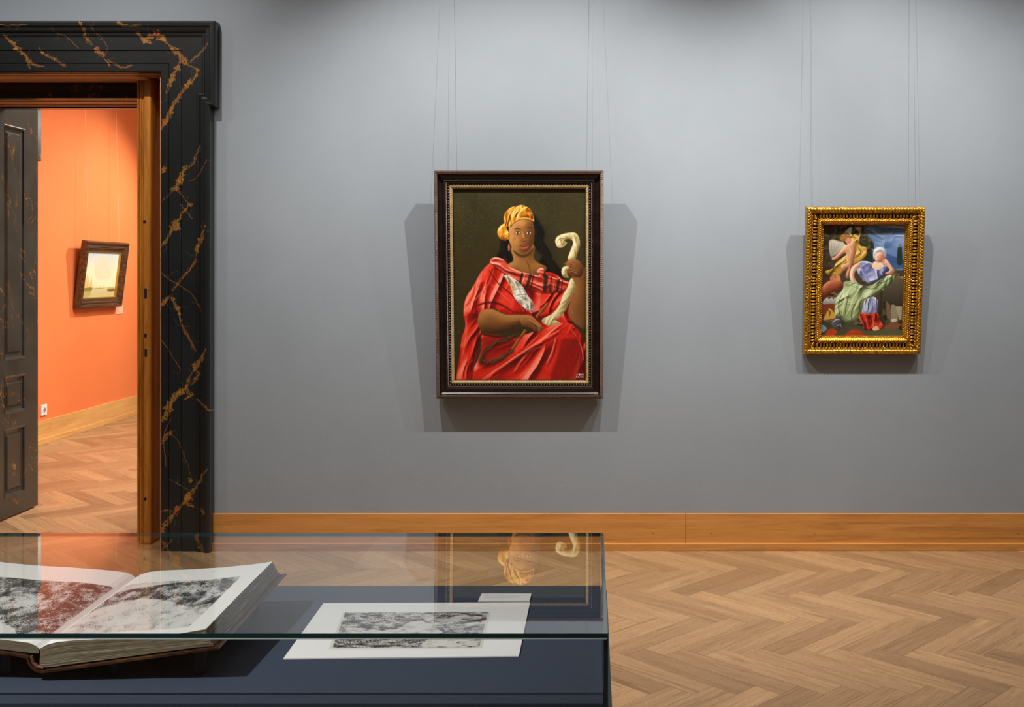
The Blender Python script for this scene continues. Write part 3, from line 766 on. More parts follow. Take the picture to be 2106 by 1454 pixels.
    p.drape(sh, .38, 26, [(104,18,10),(196,56,38),(232,104,80),(255,184,160)], .95, 5, 61, body=12)
    for a, b, w_ in (((646,590),(632,644),9), ((692,590),(668,664),13), ((706,594),(690,668),5), ((772,560),(760,604),10), ((772,604),(762,684),16), ((800,606),(790,686),4), ((838,618),(828,684),11), ((858,622),(850,680),4)):
        p.stroke([a, b], (30,22,16), w_, .82, clip=sh, taper=False, hard=.3)
    p.stroke([(660,590),(645,644)], (222,208,160), 4, .8, clip=sh); p.stroke([(815,612),(806,684)], (206,150,80), 4, .7, clip=sh)
    p.stroke([(482,538),(560,596),(650,660),(760,690),(880,682)], (60,8,6), 8, .6)
    # white fringed cloth with a gold border
    wc = p.fill([(566,598),(552,604),(582,650),(606,716),(640,752),(672,778),(700,786),(708,770),(700,738),(672,700),(650,660),(612,622)], (206,200,184))
    p.drape(wc, 1.1, 20, [(96,84,70),(190,182,164),(228,222,208),(250,248,240)], .95, 4, 71, body=8)
    p.stroke([(556,606),(592,668),(604,700)], (206,160,54), 8, .85, clip=wc); p.stroke([(580,612),(610,660)], (214,110,50), 5, .7, clip=wc)
    for y in (0, 30, 58): p.stroke([(590+y*.6,676+y),(620+y*.5,668+y),(660+y*.4,670+y)], (40,70,60), 3, .8, clip=wc)
    for i in range(9): p.stroke([(664+i*5,756+i*2),(668+i*5,782)], (232,228,214), 2.2, .8)
    # fore arm and hand laid in the lap
    arm = p.fill([(424,790),(410,838),(428,886),(480,902),(556,896),(625,868),(668,850),(668,808),(620,802),(560,802),(500,778),(458,772)], (122,76,36), soft=2)
    p.form(arm, 46, (186,128,70), (48,26,12), .9, (-.3,-1))
    hd = p.fill([(640,806),(690,808),(724,836),(752,868),(748,884),(716,886),(690,868),(650,862),(636,842)], (138,88,44), soft=1); p.form(hd, 20, (192,134,76), (58,32,16), .7, (-.3,-1))
    for k in range(4):
        q = [(676+k*13, 826+k*7), (706+k*9, 850+k*7), (728+k*2, 874+k*6)]
        p.stroke(q, (150,98,50), 7.5, .9, taper=False); p.stroke([(x+1, y+7) for x, y in q], (50,28,14), 2.4, .9); p.stroke([(x, y-3) for x, y in q], (206,148,90), 2.2, .6)
    # staff
    for a, b in (((776,746),(722,812)), ((660,885),(578,1000))):
        p.stroke([a, b], (128,70,28), 10, .97, taper=False, hard=.6); p.stroke([(a[0]-3,a[1]-2),(b[0]-3,b[1]-2)], (206,132,68), 3.4, .8, taper=False); p.stroke([(a[0]+5,a[1]+3),(b[0]+5,b[1]+3)], (62,32,12), 3, .8, taper=False)
    # twisted garland lying in the lap
    for q in ([(625,905),(560,930),(500,955),(450,990),(425,1040)], [(425,1045),(470,1050),(530,1030),(590,985)]):
        c = smooth_curve(q, False, 5)
        p.stroke([(x+5,y+8) for x, y in q], (60,6,6), 16, .6, taper=False)
        for ph in (0, 1.6, 3.2):
            w2 = [(x+6*math.sin(i*.9+ph), y+7*math.cos(i*.9+ph)) for i, (x, y) in enumerate(c)]
            p.stroke(w2, ((50,40,18),(78,64,30),(36,28,14))[int(ph/1.6)], 5.5, .95, taper=False, smooth=False); p.stroke([(x-1,y-2) for x, y in w2], (122,104,58), 1.6, .6, smooth=False)
        for i, (x, y) in enumerate(c[::2]): s_ = 1 if i % 2 else -1; p.stroke([(x, y), (x+s_*9, y-15+(i%3)*4)], (86,72,38), 2, .9)
    # raised arm and hand
    a2 = p.fill([(900,590),(918,640),(918,690),(896,740),(888,800),(926,850),(985,856),(985,590),(955,560),(915,570)], (100,62,30), soft=3); p.form(a2, 50, (150,96,50), (36,20,10), .85, (-.9,-.3))
    h2 = p.fill([(872,548),(884,524),(920,514),(950,530),(968,566),(952,606),(912,606),(878,592),(862,572)], (118,72,36), soft=1); p.form(h2, 24, (176,118,66), (44,24,12), .8)
    for k in range(4):
        q = [(866+k*3, 540+k*15), (890+k*5, 533+k*15), (918+k*3, 545+k*14)]; p.stroke(q, (142,90,46), 7, .85, taper=False); p.stroke([(x, y+7) for x, y in q], (44,24,12), 2.4, .9)
    # plain ribbon scroll
    SCR = [(110,88,44),(196,176,118),(226,208,156),(246,236,196)]
    for pts, an, sd in (([(828,448),(820,420),(836,396),(878,382),(922,380),(942,402),(948,440),(936,480),(922,515),(886,515),(900,470),(914,430),(896,410),(866,416),(880,432),(862,452),(842,456)], 1.3, 81), ([(862,556),(852,580),(862,606),(890,610),(880,595),(880,572),(892,556)], 1.4, 82),
                     ([(906,614),(922,640),(927,672),(900,718),(874,776),(846,812),(818,830),(842,846),(790,860),(750,842),(756,822),(800,800),(836,760),(860,700),(884,660),(896,625)], 2.1, 83)):
        m = p.fill(pts, (206,188,130)); p.drape(m, an, 42, SCR, .8, 2.5, sd, body=12); p.form(m, 16, (240,228,184), (120,98,54), .55)
    p.stroke([(838,446),(832,424),(848,408),(866,416),(858,434)], (98,78,40), 3, .7); p.stroke([(790,838),(815,828),(838,842),(800,853)], (104,82,42), 3, .8); p.stroke([(828,452),(862,446),(878,432)], (240,228,190), 3, .7)
    # glints of the crackled varnish on the dark ground
    dark = (p.img.sum(2) < .65)
    sp = (p.rng.random((p.H, p.W)) > .984) & dark & (fbm(p.W, p.H, 60, p.rng) > .38)
    p.img[sp] += p.rng.random((sp.sum(), 1))*.22*np.array([.9,1,.95])
    for _ in range(260):
        x = 300+p.rng.random()*470; y = 165+p.rng.random()*(230-abs(x-500)*.1)
        if p.img[min(int((y-152)/993*500), 499), min(int((x-285)/695*350), 349)].sum() < .6: p.stroke([(x, y), (x+5+6*p.rng.random(), y-4-5*p.rng.random())], (104,106,92), 1.3, .35)
    p.grain(.13, 3)
    return p.array()

# ------------------------------------------------------------------ picture 2 : resting woman and winged child under trees
def paint_allegory():
    p = Paint(302, 265, 940, 1125, 270, 364, (70,58,46), 5)
    sky = p.mask([(560,255),(560,330),(640,400),(700,480),(760,560),(950,600),(950,255)], True, 6)
    skc = np.array((96,124,168))/255.*(0.75+.5*fbm(p.W, p.H, 40, p.rng, 4, (2,1))[..., None]); p.img = p.img*(1-sky[..., None])+skc*sky[..., None]
    p.fill([(650,500),(760,470),(860,510),(940,540),(940,600),(650,600)], (52,78,128), soft=4, alpha=.8)
    p.stroke([(700,360),(800,390),(940,350)], (176,190,210), 16, .45); p.stroke([(790,440),(900,420)], (60,82,128), 20, .6)
    # foliage
    p.fill([(295,255),(600,255),(640,330),(700,400),(680,440),(640,460),(700,560),(560,620),(420,620),(300,700)], (58,50,34), (74,60,44), soft=4, tex=.9)
    for i in range(26):
        x = 560+i*11; p.stroke([(600+i*3,262),(x-20,300+(i%5)*8),(x+30,345+(i*37)%50)], ((96,92,56),(60,66,46),(120,112,70))[i%3], 5, .8)
    for i in range(16): p.stroke([(420+i*4,262),(380-i*5,310),(340-i*3+(i%3)*20,390)], ((100,84,52),(78,66,44))[i%2], 5, .55)
    p.fill([(600,380),(690,410),(700,450),(650,440),(700,520),(640,560),(600,470)], (36,46,34), soft=2)
    p.fill([(885,560),(890,430),(915,420),(925,560)], (40,52,40), soft=2)
    p.fill([(300,600),(420,640),(480,800),(420,960),(300,960)], (66,44,30), soft=4, tex=.6)
    rk = p.mask([(300,820),(420,760),(520,960),(760,1000),(780,1130),(300,1130)], True, 8); p.drape(rk, .4, 40, [(26,20,16),(62,50,36),(96,78,54),(140,118,84)], .75, 1.2, 101)
    fo = p.mask([(300,265),(560,265),(640,340),(690,430),(640,520),(540,470),(420,430),(300,520)], True, 10); p.drape(fo, 1.2, 24, [(24,22,16),(56,50,34),(84,76,48),(126,112,70)], .6, 2.4, 102)
    cld = p.mask([(640,300),(940,265),(940,420),(760,440)], True, 12); p.drape(cld, .1, 60, [(62,88,136),(104,134,178),(150,172,200),(206,214,220)], .6, 3, 103, body=4)
    # stone block, plinth and shadows at the right
    p.fill([(760,800),(780,680),(870,640),(945,660),(945,1130),(760,1130)], (62,52,38), (50,42,30), soft=3, tex=.5)
    st_ = p.mask([(800,690),(945,680),(945,1060),(800,1060)], True, 6); p.drape(st_, 1.4, 50, [(28,24,18),(60,52,38),(92,82,60),(130,118,90)], .7, 1.6, 104)
    p.fill([(865,668),(945,664),(945,690),(870,690)], (150,138,108), soft=1); p.fill([(820,690),(940,690),(940,880),(800,860)], (92,84,62), (54,48,36), (0,1), soft=3)
    p.stroke([(870,640),(885,600),(870,580)], (86,106,60), 6, .8); p.stroke([(830,650),(930,655)], (90,100,60), 8, .6)
    p.fill([(806,850),(840,880),(850,960),(870,1010),(820,990)], (112,90,60), smooth=False); p.fill([(850,890),(890,900),(905,1000),(860,1010)], (138,130,104)); p.fill([(885,895),(935,895),(935,1000),(915,1000)], (160,152,128), smooth=False)
    p.fill([(800,1060),(860,1025),(930,1035),(900,1070),(830,1085)], (120,78,50)); p.fill([(850,1000),(885,990),(900,1008),(860,1020)], (196,186,160))
    p.fill([(300,980),(520,1020),(660,1060),(945,1080),(945,1130),(300,1130)], (60,56,42), (84,88,62), (1,.3), soft=3)
    # cloak of the winged child
    cl = p.fill([(512,350),(560,340),(590,370),(585,400),(600,430),(640,440),(645,490),(610,540),(560,570),(520,590),(470,620),(430,660),(360,650),(328,625),(390,600),(410,560),(470,510),(520,480),(540,420)], (176,134,44), (206,164,70), (1,-1)); p.drape(cl, 2.3, 40, [(70,44,14),(168,124,40),(206,166,76),(240,214,136)], .9, 2.5, 91)
    for q in ([(400,590),(450,560),(500,520)], [(580,440),(600,480),(560,530)], [(350,630),(420,620)], [(530,360),(570,370)]): p.stroke(q, (98,66,22), 8, .8, clip=cl)
    for q in ([(610,450),(625,480),(600,520)], [(420,560),(470,540)], [(540,350),(580,365),(578,390)]): p.stroke(q, (238,206,118), 7, .8, clip=cl)
    # wings
    w1 = p.fill([(352,400),(372,378),(400,384),(460,400),(480,430),(440,470),(380,510),(360,490)], (206,202,190), (150,140,120), (0,1))
    for i in range(5): p.stroke([(372+i*16,400),(372+i*12,440),(366+i*12,500-i*8)], (110,104,92), 3, .8, clip=w1)
    p.stroke([(354,400),(380,380),(450,400)], (178,132,62), 7, .9)
    w2 = p.fill([(470,330),(500,292),(525,285),(522,330),(510,345)], (206,214,214)); p.stroke([(478,325),(505,290),(522,288)], (176,140,70), 4, .9)
    # child
    sk = (216,160,118); sk2 = (176,112,76); hl = (244,208,170)
    b = p.fill([(490,420),(470,425),(440,470),(400,510),(376,520),(386,538),(420,525),(480,480),(488,530),(495,560),(450,580),(470,620),(500,590),(492,640),(488,668),(508,676),(520,620),(545,570),(552,520),(562,480),(560,420),(540,385),(510,400)], sk, sk2, (.6,1))
    p.form(b, 26, hl, (120,66,40), .85); p.stroke([(500,430),(520,470),(515,520)], hl, 10, .5, clip=b); p.stroke([(545,430),(555,480),(545,540)], (140,84,54), 8, .6, clip=b); p.stroke([(520,575),(510,620),(498,660)], hl, 7, .6, clip=b); p.stroke([(470,440),(430,495)], hl, 6, .6, clip=b)
    p.stroke([(556,290),(590,320),(580,372)], sk, 10, .95, taper=False); p.fill([(556,285),(575,280),(600,292),(590,315),(565,305)], sk)
    p.stroke([(595,325),(625,315),(628,290),(618,270)], (176,150,110), 3, .9)
    p.fill([(480,372),(500,362),(525,370),(522,400),(500,412),(478,395)], (206,140,100)); p.fill([(440,360),(455,335),(490,326),(512,345),(515,368),(495,366),(480,385),(455,392),(436,378)], (150,104,52))
    p.stroke([(450,350),(480,338),(505,352)], (214,168,96), 5, .8); p.stroke([(445,372),(470,362)], (206,160,90), 4, .7)
    # two children lower left
    b2 = p.fill([(300,760),(340,710),(380,690),(430,680),(470,715),(470,745),(420,775),(380,790),(330,830),(300,840)], (168,90,52), (120,56,34), (0,1)); p.form(b2, 30, (224,150,104), (70,30,18), .85)
    p.fill([(368,672),(400,660),(412,690),(390,712),(370,700)], (190,120,80)); p.fill([(410,665),(440,658),(448,690),(425,700)], (200,130,92)); p.stroke([(365,675),(395,655),(440,660)], (196,160,120), 7, .7)
    # white plumes, armour, helmet, shield at bottom left
    for i in range(9): p.fill([(312+i*11,872),(325+i*11,845-(i%3)*10),(340+i*11,850),(335+i*11,885)], (196,192,184), (120,116,110), (0,1))
    p.fill([(300,890),(400,880),(420,940),(330,960),(300,950)], (120,56,30)); p.fill([(340,960),(370,910),(420,980),(330,1000)], (196,150,60)); p.stroke([(350,920),(372,940),(370,975)], (30,26,24), 8, .8)
    p.fill([(296,1045),(330,1045),(350,1075),(310,1100),(296,1090)], (120,134,150)); p.stroke([(300,985),(350,1010),(400,1000)], (150,120,70), 8, .8)
    h = p.fill([(382,1030),(400,995),(440,985),(478,1010),(480,1050),(450,1075),(410,1066)], (92,92,96), (44,44,48), (1,.6)); p.stroke([(395,1025),(420,1000),(450,1000)], (214,216,220), 7, .85, clip=h); p.stroke([(425,1050),(455,1035),(465,1060)], (206,206,208), 4, .8)
    p.fill([(345,1120),(360,1080),(400,1070),(430,1095),(400,1125)], (168,60,24)); p.fill([(500,1125),(540,1080),(590,1075),(640,1105),(640,1125)], (150,60,28)); p.stroke([(530,1100),(570,1085)], (206,104,54), 6, .7)
    # blue and white under-dress, red skirt
    u = p.fill([(640,850),(680,822),(730,830),(750,880),(740,950),(690,960),(625,950)], (170,176,206), (110,104,134), (1,.2)); p.drape(u, 1.5, 26, [(52,50,78),(140,146,186),(196,202,226),(244,246,252)], .9, 4, 95); p.stroke([(660,850),(650,940)], (228,232,244), 12, .8, clip=u); p.stroke([(700,840),(705,950)], (66,64,92), 8, .7, clip=u); p.stroke([(735,850),(745,950)], (60,56,84), 10, .8, clip=u)
    r = p.fill([(610,945),(680,955),(745,950),(770,1010),(795,1045),(780,1070),(720,1082),(650,1078),(630,1030),(598,985)], (178,44,24), (150,28,18), (1,1)); p.drape(r, 1.2, 34, [(72,10,8),(170,42,24),(208,74,48),(240,130,96)], .92, 3, 96)
    for q, c_ in (([(640,965),(660,1010),(670,1070)], (230,96,62)), ([(700,965),(720,1020),(760,1060)], (226,84,52)), ([(670,970),(690,1060)], (90,14,10)), ([(740,970),(760,1020)], (96,16,12)), ([(620,975),(645,1030)], (96,16,10))): p.stroke(q, c_, 9, .75, clip=r)
    p.fill([(710,1065),(740,1050),(762,1072),(735,1085),(715,1082)], (224,176,136))
    # bodice
    bo = p.fill([(580,560),(620,545),(680,555),(720,600),(790,575),(810,600),(790,650),(740,690),(690,720),(640,700),(600,660),(570,610)], (138,146,190), (84,84,122), (.6,1))
    for q, c_, w_ in (([(620,560),(650,600),(680,650)], (222,228,246), 16), ([(600,580),(620,640),(660,690)], (60,58,92), 8), ([(680,570),(700,640)], (232,236,250), 9), ([(760,600),(740,650),(710,690)], (62,58,92), 9), ([(770,610),(790,600)], (206,212,236), 8), ([(640,560),(670,610),(690,680)], (70,68,104), 5)): p.stroke(q, c_, w_, .8, clip=bo)
    p.stroke([(620,690),(670,700),(720,705)], (232,226,214), 11, .8); p.stroke([(640,682),(700,690)], (170,130,78), 6, .8)
    p.drape(bo, .95, 34, [(50,48,84),(126,132,178),(184,192,224),(240,244,255)], .9, 3, 97)
    # skin of the woman
    p.fill([(690,570),(720,545),(770,560),(780,590),(740,612),(700,600)], (240,206,176)); p.stroke([(700,585),(740,600),(775,585)], (206,160,126), 5, .5)
    a = p.fill([(590,560),(560,570),(530,600),(518,650),(525,690),(550,715),(578,712),(560,680),(555,640),(575,605),(600,590)], (240,200,168), (206,152,118), (1,0)); p.form(a, 18, (252,228,204), (150,98,70), .8); p.stroke([(545,600),(532,650),(545,700)], (250,224,198), 7, .7, clip=a)
    a = p.fill([(770,540),(800,530),(850,590),(868,625),(840,648),(795,640),(830,615),(800,580),(775,565)], (238,196,160), (196,134,100), (0,1)); p.form(a, 20, (250,222,196), (140,86,60), .8); p.stroke([(800,545),(850,610)], (250,222,196), 6, .6, clip=a)
    hd = p.fill([(712,490),(712,530),(735,555),(765,550),(785,510),(770,480),(740,474)], (238,200,168), (196,120,90), (1,.4)); p.form(hd, 26, (252,224,196), (150,92,66), .8)
    p.stroke([(728,512),(740,510)], (90,54,40), 3, .9); p.stroke([(758,512),(770,512)], (90,54,40), 3, .8); p.stroke([(748,514),(748,530)], (190,128,96), 3, .8); p.stroke([(738,540),(756,541)], (170,70,60), 3, .9); p.fill([(768,500),(786,500),(790,545),(772,560)], (206,112,86), soft=2, alpha=.7)
    tb = p.fill([(700,520),(698,480),(712,450),(745,436),(785,448),(800,480),(796,520),(784,500),(765,476),(735,474),(714,490),(708,525)], (226,224,218), (170,168,170), (1,.4)); p.form(tb, 22, (252,252,248), (120,118,124), .8); p.stroke([(712,480),(740,452),(780,460)], (250,250,248), 7, .8, clip=tb); p.stroke([(725,470),(760,462),(792,500)], (130,128,134), 4, .7, clip=tb)
    # green mantle
    gm = p.fill([(480,705),(560,700),(620,735),(690,730),(760,690),(820,655),(865,660),(850,710),(780,770),(700,820),(640,850),(620,900),(605,960),(580,1000),(510,1020),(460,985),(415,960),(410,900),(425,820),(470,760)], (150,166,116), (124,140,94), (.6,1))
    p.drape(gm, 0, 46, [(46,56,30),(138,154,102),(190,204,152),(230,240,204)], .93, 3.2, 98, center=(860, 560, 260), body=20)
    for q, w_ in (([(540,740),(500,800),(480,880),(470,960)], 14), ([(600,760),(550,830),(530,900),(500,960)], 12), ([(640,790),(590,860),(560,940)], 9), ([(830,675),(770,720),(690,770)], 10), ([(500,720),(560,725),(620,750)], 7), ([(440,840),(425,900),(440,950)], 6), ([(570,960),(520,1000)], 6)): p.stroke(q, (214,226,180), w_, .75, clip=gm)
    for q, w_ in (([(470,790),(440,870),(450,960),(480,990)], 7), ([(520,790),(500,880),(490,970)], 6), ([(620,740),(700,760),(780,710),(850,670)], 8), ([(580,850),(545,930),(540,1000)], 8), ([(690,815),(610,860),(600,940),(550,990)], 9), ([(600,720),(560,715),(500,745)], 6), ([(800,740),(740,790),(660,830)], 7)): p.stroke(q, (54,64,36), w_, .8, clip=gm)
    p.stroke([(500,720),(600,760),(700,740),(820,670)], (60,70,44), 4, .4)
    for q in ([(560,715),(548,640)], [(800,650),(700,700)]): p.stroke(q, (44,36,30), 5, .4)
    p.grain(.10, 3)
    return p.array()

# ------------------------------------------------------------------ picture 3 : calm water with sailing boats
def paint_marine():
    p = Paint(0, 0, 100, 100, 150, 120, (232,220,190), 9)
    t = (p.Y/100)[..., None]
    p.img = np.array((186,206,212))/255.*(1-np.clip(t*2, 0, 1))+np.array((240,230,190))/255.*np.clip(t*2, 0, 1)
    n = fbm(p.W, p.H, 30, p.rng)[..., None]; p.img = p.img*(.94+.1*n)
    p.fill([(30,25),(50,5),(70,30),(80,55),(40,60)], (226,206,176), soft=8, alpha=.6)
    p.fill([(-5,82),(105,80),(105,105),(-5,105)], (206,198,146), (188,182,124), soft=2)
    for x, hh in ((10,34),(16,30),(24,26)):
        p.fill([(x-5,80),(x,80-hh),(x+6,78)], (206,180,112), smooth=False, alpha=.8)
    p.fill([(0,80),(28,78),(26,86),(4,86)], (140,122,60)); p.fill([(4,86),(26,86),(24,98),(8,99)], (170,158,92), alpha=.7)
    for x, hh in ((34,10),(42,16),(50,8),(64,9)): p.stroke([(x,80),(x,80-hh)], (190,168,110), 1, .8)
    p.stroke([(30,81),(66,80)], (150,124,80), 1.6, .8)
    p.fill([(76,80),(78,83),(96,82),(98,87),(78,88)], (130,96,50)); p.stroke([(79,88),(96,90)], (168,152,92), 2, .7)
    for k in range(6): p.stroke([(80+k*3,82),(80+k*3,78)], (110,76,40), 1, .9)
    return p.array()

# ------------------------------------------------------------------ etchings
def hatch(W, H, dark, rng, paper=(206,202,196), ink=(38,36,36), ang=(0.9, 0.5), per=4.0):
    X, Y = np.meshgrid(np.arange(W), np.arange(H))
    wx = fbm(W, H, 30, rng, 3)*26; wy = fbm(W, H, 24, rng, 3)*26
    l1 = .5+.5*np.sin((X*ang[0]+Y*ang[1]+wx*1.6)*2*np.pi/per)
    l2 = .5+.5*np.sin((-X*ang[1]+Y*ang[0]+wy*1.8)*2*np.pi/(per*1.15))
    l3 = fbm(W, H, 3, rng, 2)
    v = .34*l1+.30*l2+.36*l3
    k = np.clip((dark*1.05-v)*3+.30, 0, 1)
    k = np.clip(k*.82+dark*.12, 0, 1)[..., None]
    return np.array(paper)/255.*(1-k)+np.array(ink)/255.*k
def etch_print():
    W, H = 420, 300; rng = np.random.default_rng(21)
    p = Paint(0, 0, 100, 100, W, H, (0,0,0), 2); f = fbm(W, H, 34, rng, 5, (1.5,1)); d = .45+.9*(f-.42); f2 = fbm(W, H, 13, rng, 4, (1.6,1))-.5
    def dk(pts, v, soft=6, a=1):
        nonlocal d
        m = p.mask(pts, True, soft)*a; d = d*(1-m)+v*m
    dk([(0,0),(35,0),(40,20),(25,40),(0,50)], .62, 10, .8); dk([(60,0),(100,0),(100,25),(75,30)], .70, 10, .8)
    dk([(36,62),(42,40),(50,28),(60,32),(68,50),(72,60),(60,66),(48,62)], .12, 3); dk([(28,50),(40,30),(48,24),(42,44),(34,58)], .62, 3)
    dk([(66,72),(74,62),(84,64),(92,74),(98,84),(96,96),(70,98),(60,96),(62,84)], .05, 4); dk([(0,60),(30,64),(56,70),(60,90),(30,100),(0,100)], .66, 8, .8)
    dk([(8,44),(26,52),(40,60),(22,66),(6,58)], .16, 4, .8); dk([(74,14),(92,10),(96,20),(80,26)], .18, 3, .8); dk([(84,84),(100,78),(100,96),(88,96)], .55, 4, .7)
    X, Y = np.meshgrid(np.linspace(0,100,W), np.linspace(0,100,H))
    for cx, cy, r in ((27,20,16),(55,44,14),(20,84,16),(44,82,14),(70,10,12)):
        rr = np.hypot(X-cx, (Y-cy)*1.2); g = np.clip(1-rr/r, 0, 1); d = d+g*.30*np.sin(rr*2.6+4*f)
    d = d*.85+f2*1.25+.03
    return hatch(W, H, np.clip(d, 0, 1), rng, (214,211,207), (34,32,32))
def page_img(side):
    W, H = 320, 400; rng = np.random.default_rng(31+side)
    p = Paint(0, 0, 100, 100, W, H, (236,236,236), 2)
    f = fbm(W, H, 40, rng, 5, (1,1.4)); d = .42+.9*(f-.45)
    def dk(pts, v, soft=6, a=1):
        nonlocal d
        m = p.mask(pts, True, soft)*a; d = d*(1-m)+v*m
    if side == 0:
        x0, x1, y0, y1 = 10, 97, 22, 93
        d = d+.22
        dk([(0,74),(60,80),(80,92),(70,100),(0,100)], .06, 6); dk([(40,50),(60,40),(66,52),(52,64)], .2, 6, .8); dk([(22,56),(34,46),(40,56),(30,66)], .2, 5, .8)
        dk([(94,20),(99,20),(99,90),(90,84)], .72, 5, .7)
    else:
        x0, x1, y0, y1 = 4, 86, 20, 92
        d = d+.14
        dk([(0,60),(24,46),(50,52),(70,62),(88,70),(88,100),(0,100)], .10, 10, .92); dk([(0,30),(30,24),(88,16),(88,30),(30,46),(0,60)], .66, 8, .7); dk([(60,36),(84,30),(84,48),(64,50)], .48, 8, .8)
        dk([(0,14),(88,8),(88,17),(40,24),(0,30)], .05, 4, .9); dk([(56,70),(84,60),(86,74),(60,90)], .30, 8, .6)
    img = np.zeros((H, W, 3)); img[:] = np.array((232,231,229))/255.
    d = d*.85+(fbm(W, H, 14, rng, 4, (1,1.5))-.5)*1.1+.03
    e = hatch(W, H, np.clip(d, 0, 1), rng, (214,213,210), (38,38,40), (0.8,0.5), 4.0)
    m = p.mask([(x0,y0),(x1,y0),(x1,y1),(x0,y1)], False, 1)[..., None]
    img = img*(1-m)+e*m
    return img

# ------------------------------------------------------------------ frames
def hang(px_list, ztop, group, zb, yb, mat, labels):
    for x, lab in zip(px_list, labels):
        m = MB(); m.tube((0, 0, 0), (0, 0.085*0+(-0.03-yb), CH-zb), 0.0008, 6)
        o = m.build('hanging_wire', mat); o.location = (x, yb, zb)
        tag(o, lab, 'wire', group)
M_WIRE = plain('steel wire', rgb(128,130,134), 0.45, 0.5)
M_WIREPALE = plain('pale nylon cord', rgb(236,190,160), 0.5)

def ripple_mat(name, col, per, col2=None, rough=0.35, along=True, metal=0.0):
    m, nt, b = newmat(name)
    uv = nd(nt, 'ShaderNodeTexCoord').outputs['UV']; su = nd(nt, 'ShaderNodeSeparateXYZ'); lk(nt, uv, su.inputs[0])
    sn = math_(nt, 'SINE', math_(nt, 'MULTIPLY', su.outputs[0], 2*math.pi/per))
    c = mixc(nt, math_(nt, 'MULTIPLY_ADD', sn, 0.5) if False else math_(nt, 'ADD', math_(nt, 'MULTIPLY', sn, 0.5), 0.5), col, col2 or col)  # highlights on the ripple crests are mixed into the base colour
    lk(nt, c, b.inputs['Base Color']); b.inputs['Roughness'].default_value = rough; b.inputs['Metallic'].default_value = metal
    bump(nt, b, sn, 0.8, per*0.15)
    return m
M_EBONY = wood('ebonised pearwood', (rgb(18,12,9), rgb(31,21,17), rgb(48,32,25)), 'x', 0.28, 1.4)
M_RIP = ripple_mat('rippled ebonised moulding', rgb(34,22,17), 0.0052, rgb(112,86,70), 0.28)
M_RIPG = ripple_mat('rippled inner moulding', rgb(96,72,36), 0.0048, rgb(206,178,118), 0.35)
M_BEAD = plain('bone coloured beads', rgb(84,74,72), 0.3)

def picture_root(name, cx, yb, zb, tilt):
    return empty(name, (cx, yb, zb), (tilt, 0, 0))

def rect_path(w_, h_):  # clockwise seen from the front: the inside is on the right hand
    return [(-w_/2, 0), (-w_/2, h_), (w_/2, h_), (w_/2, 0)]

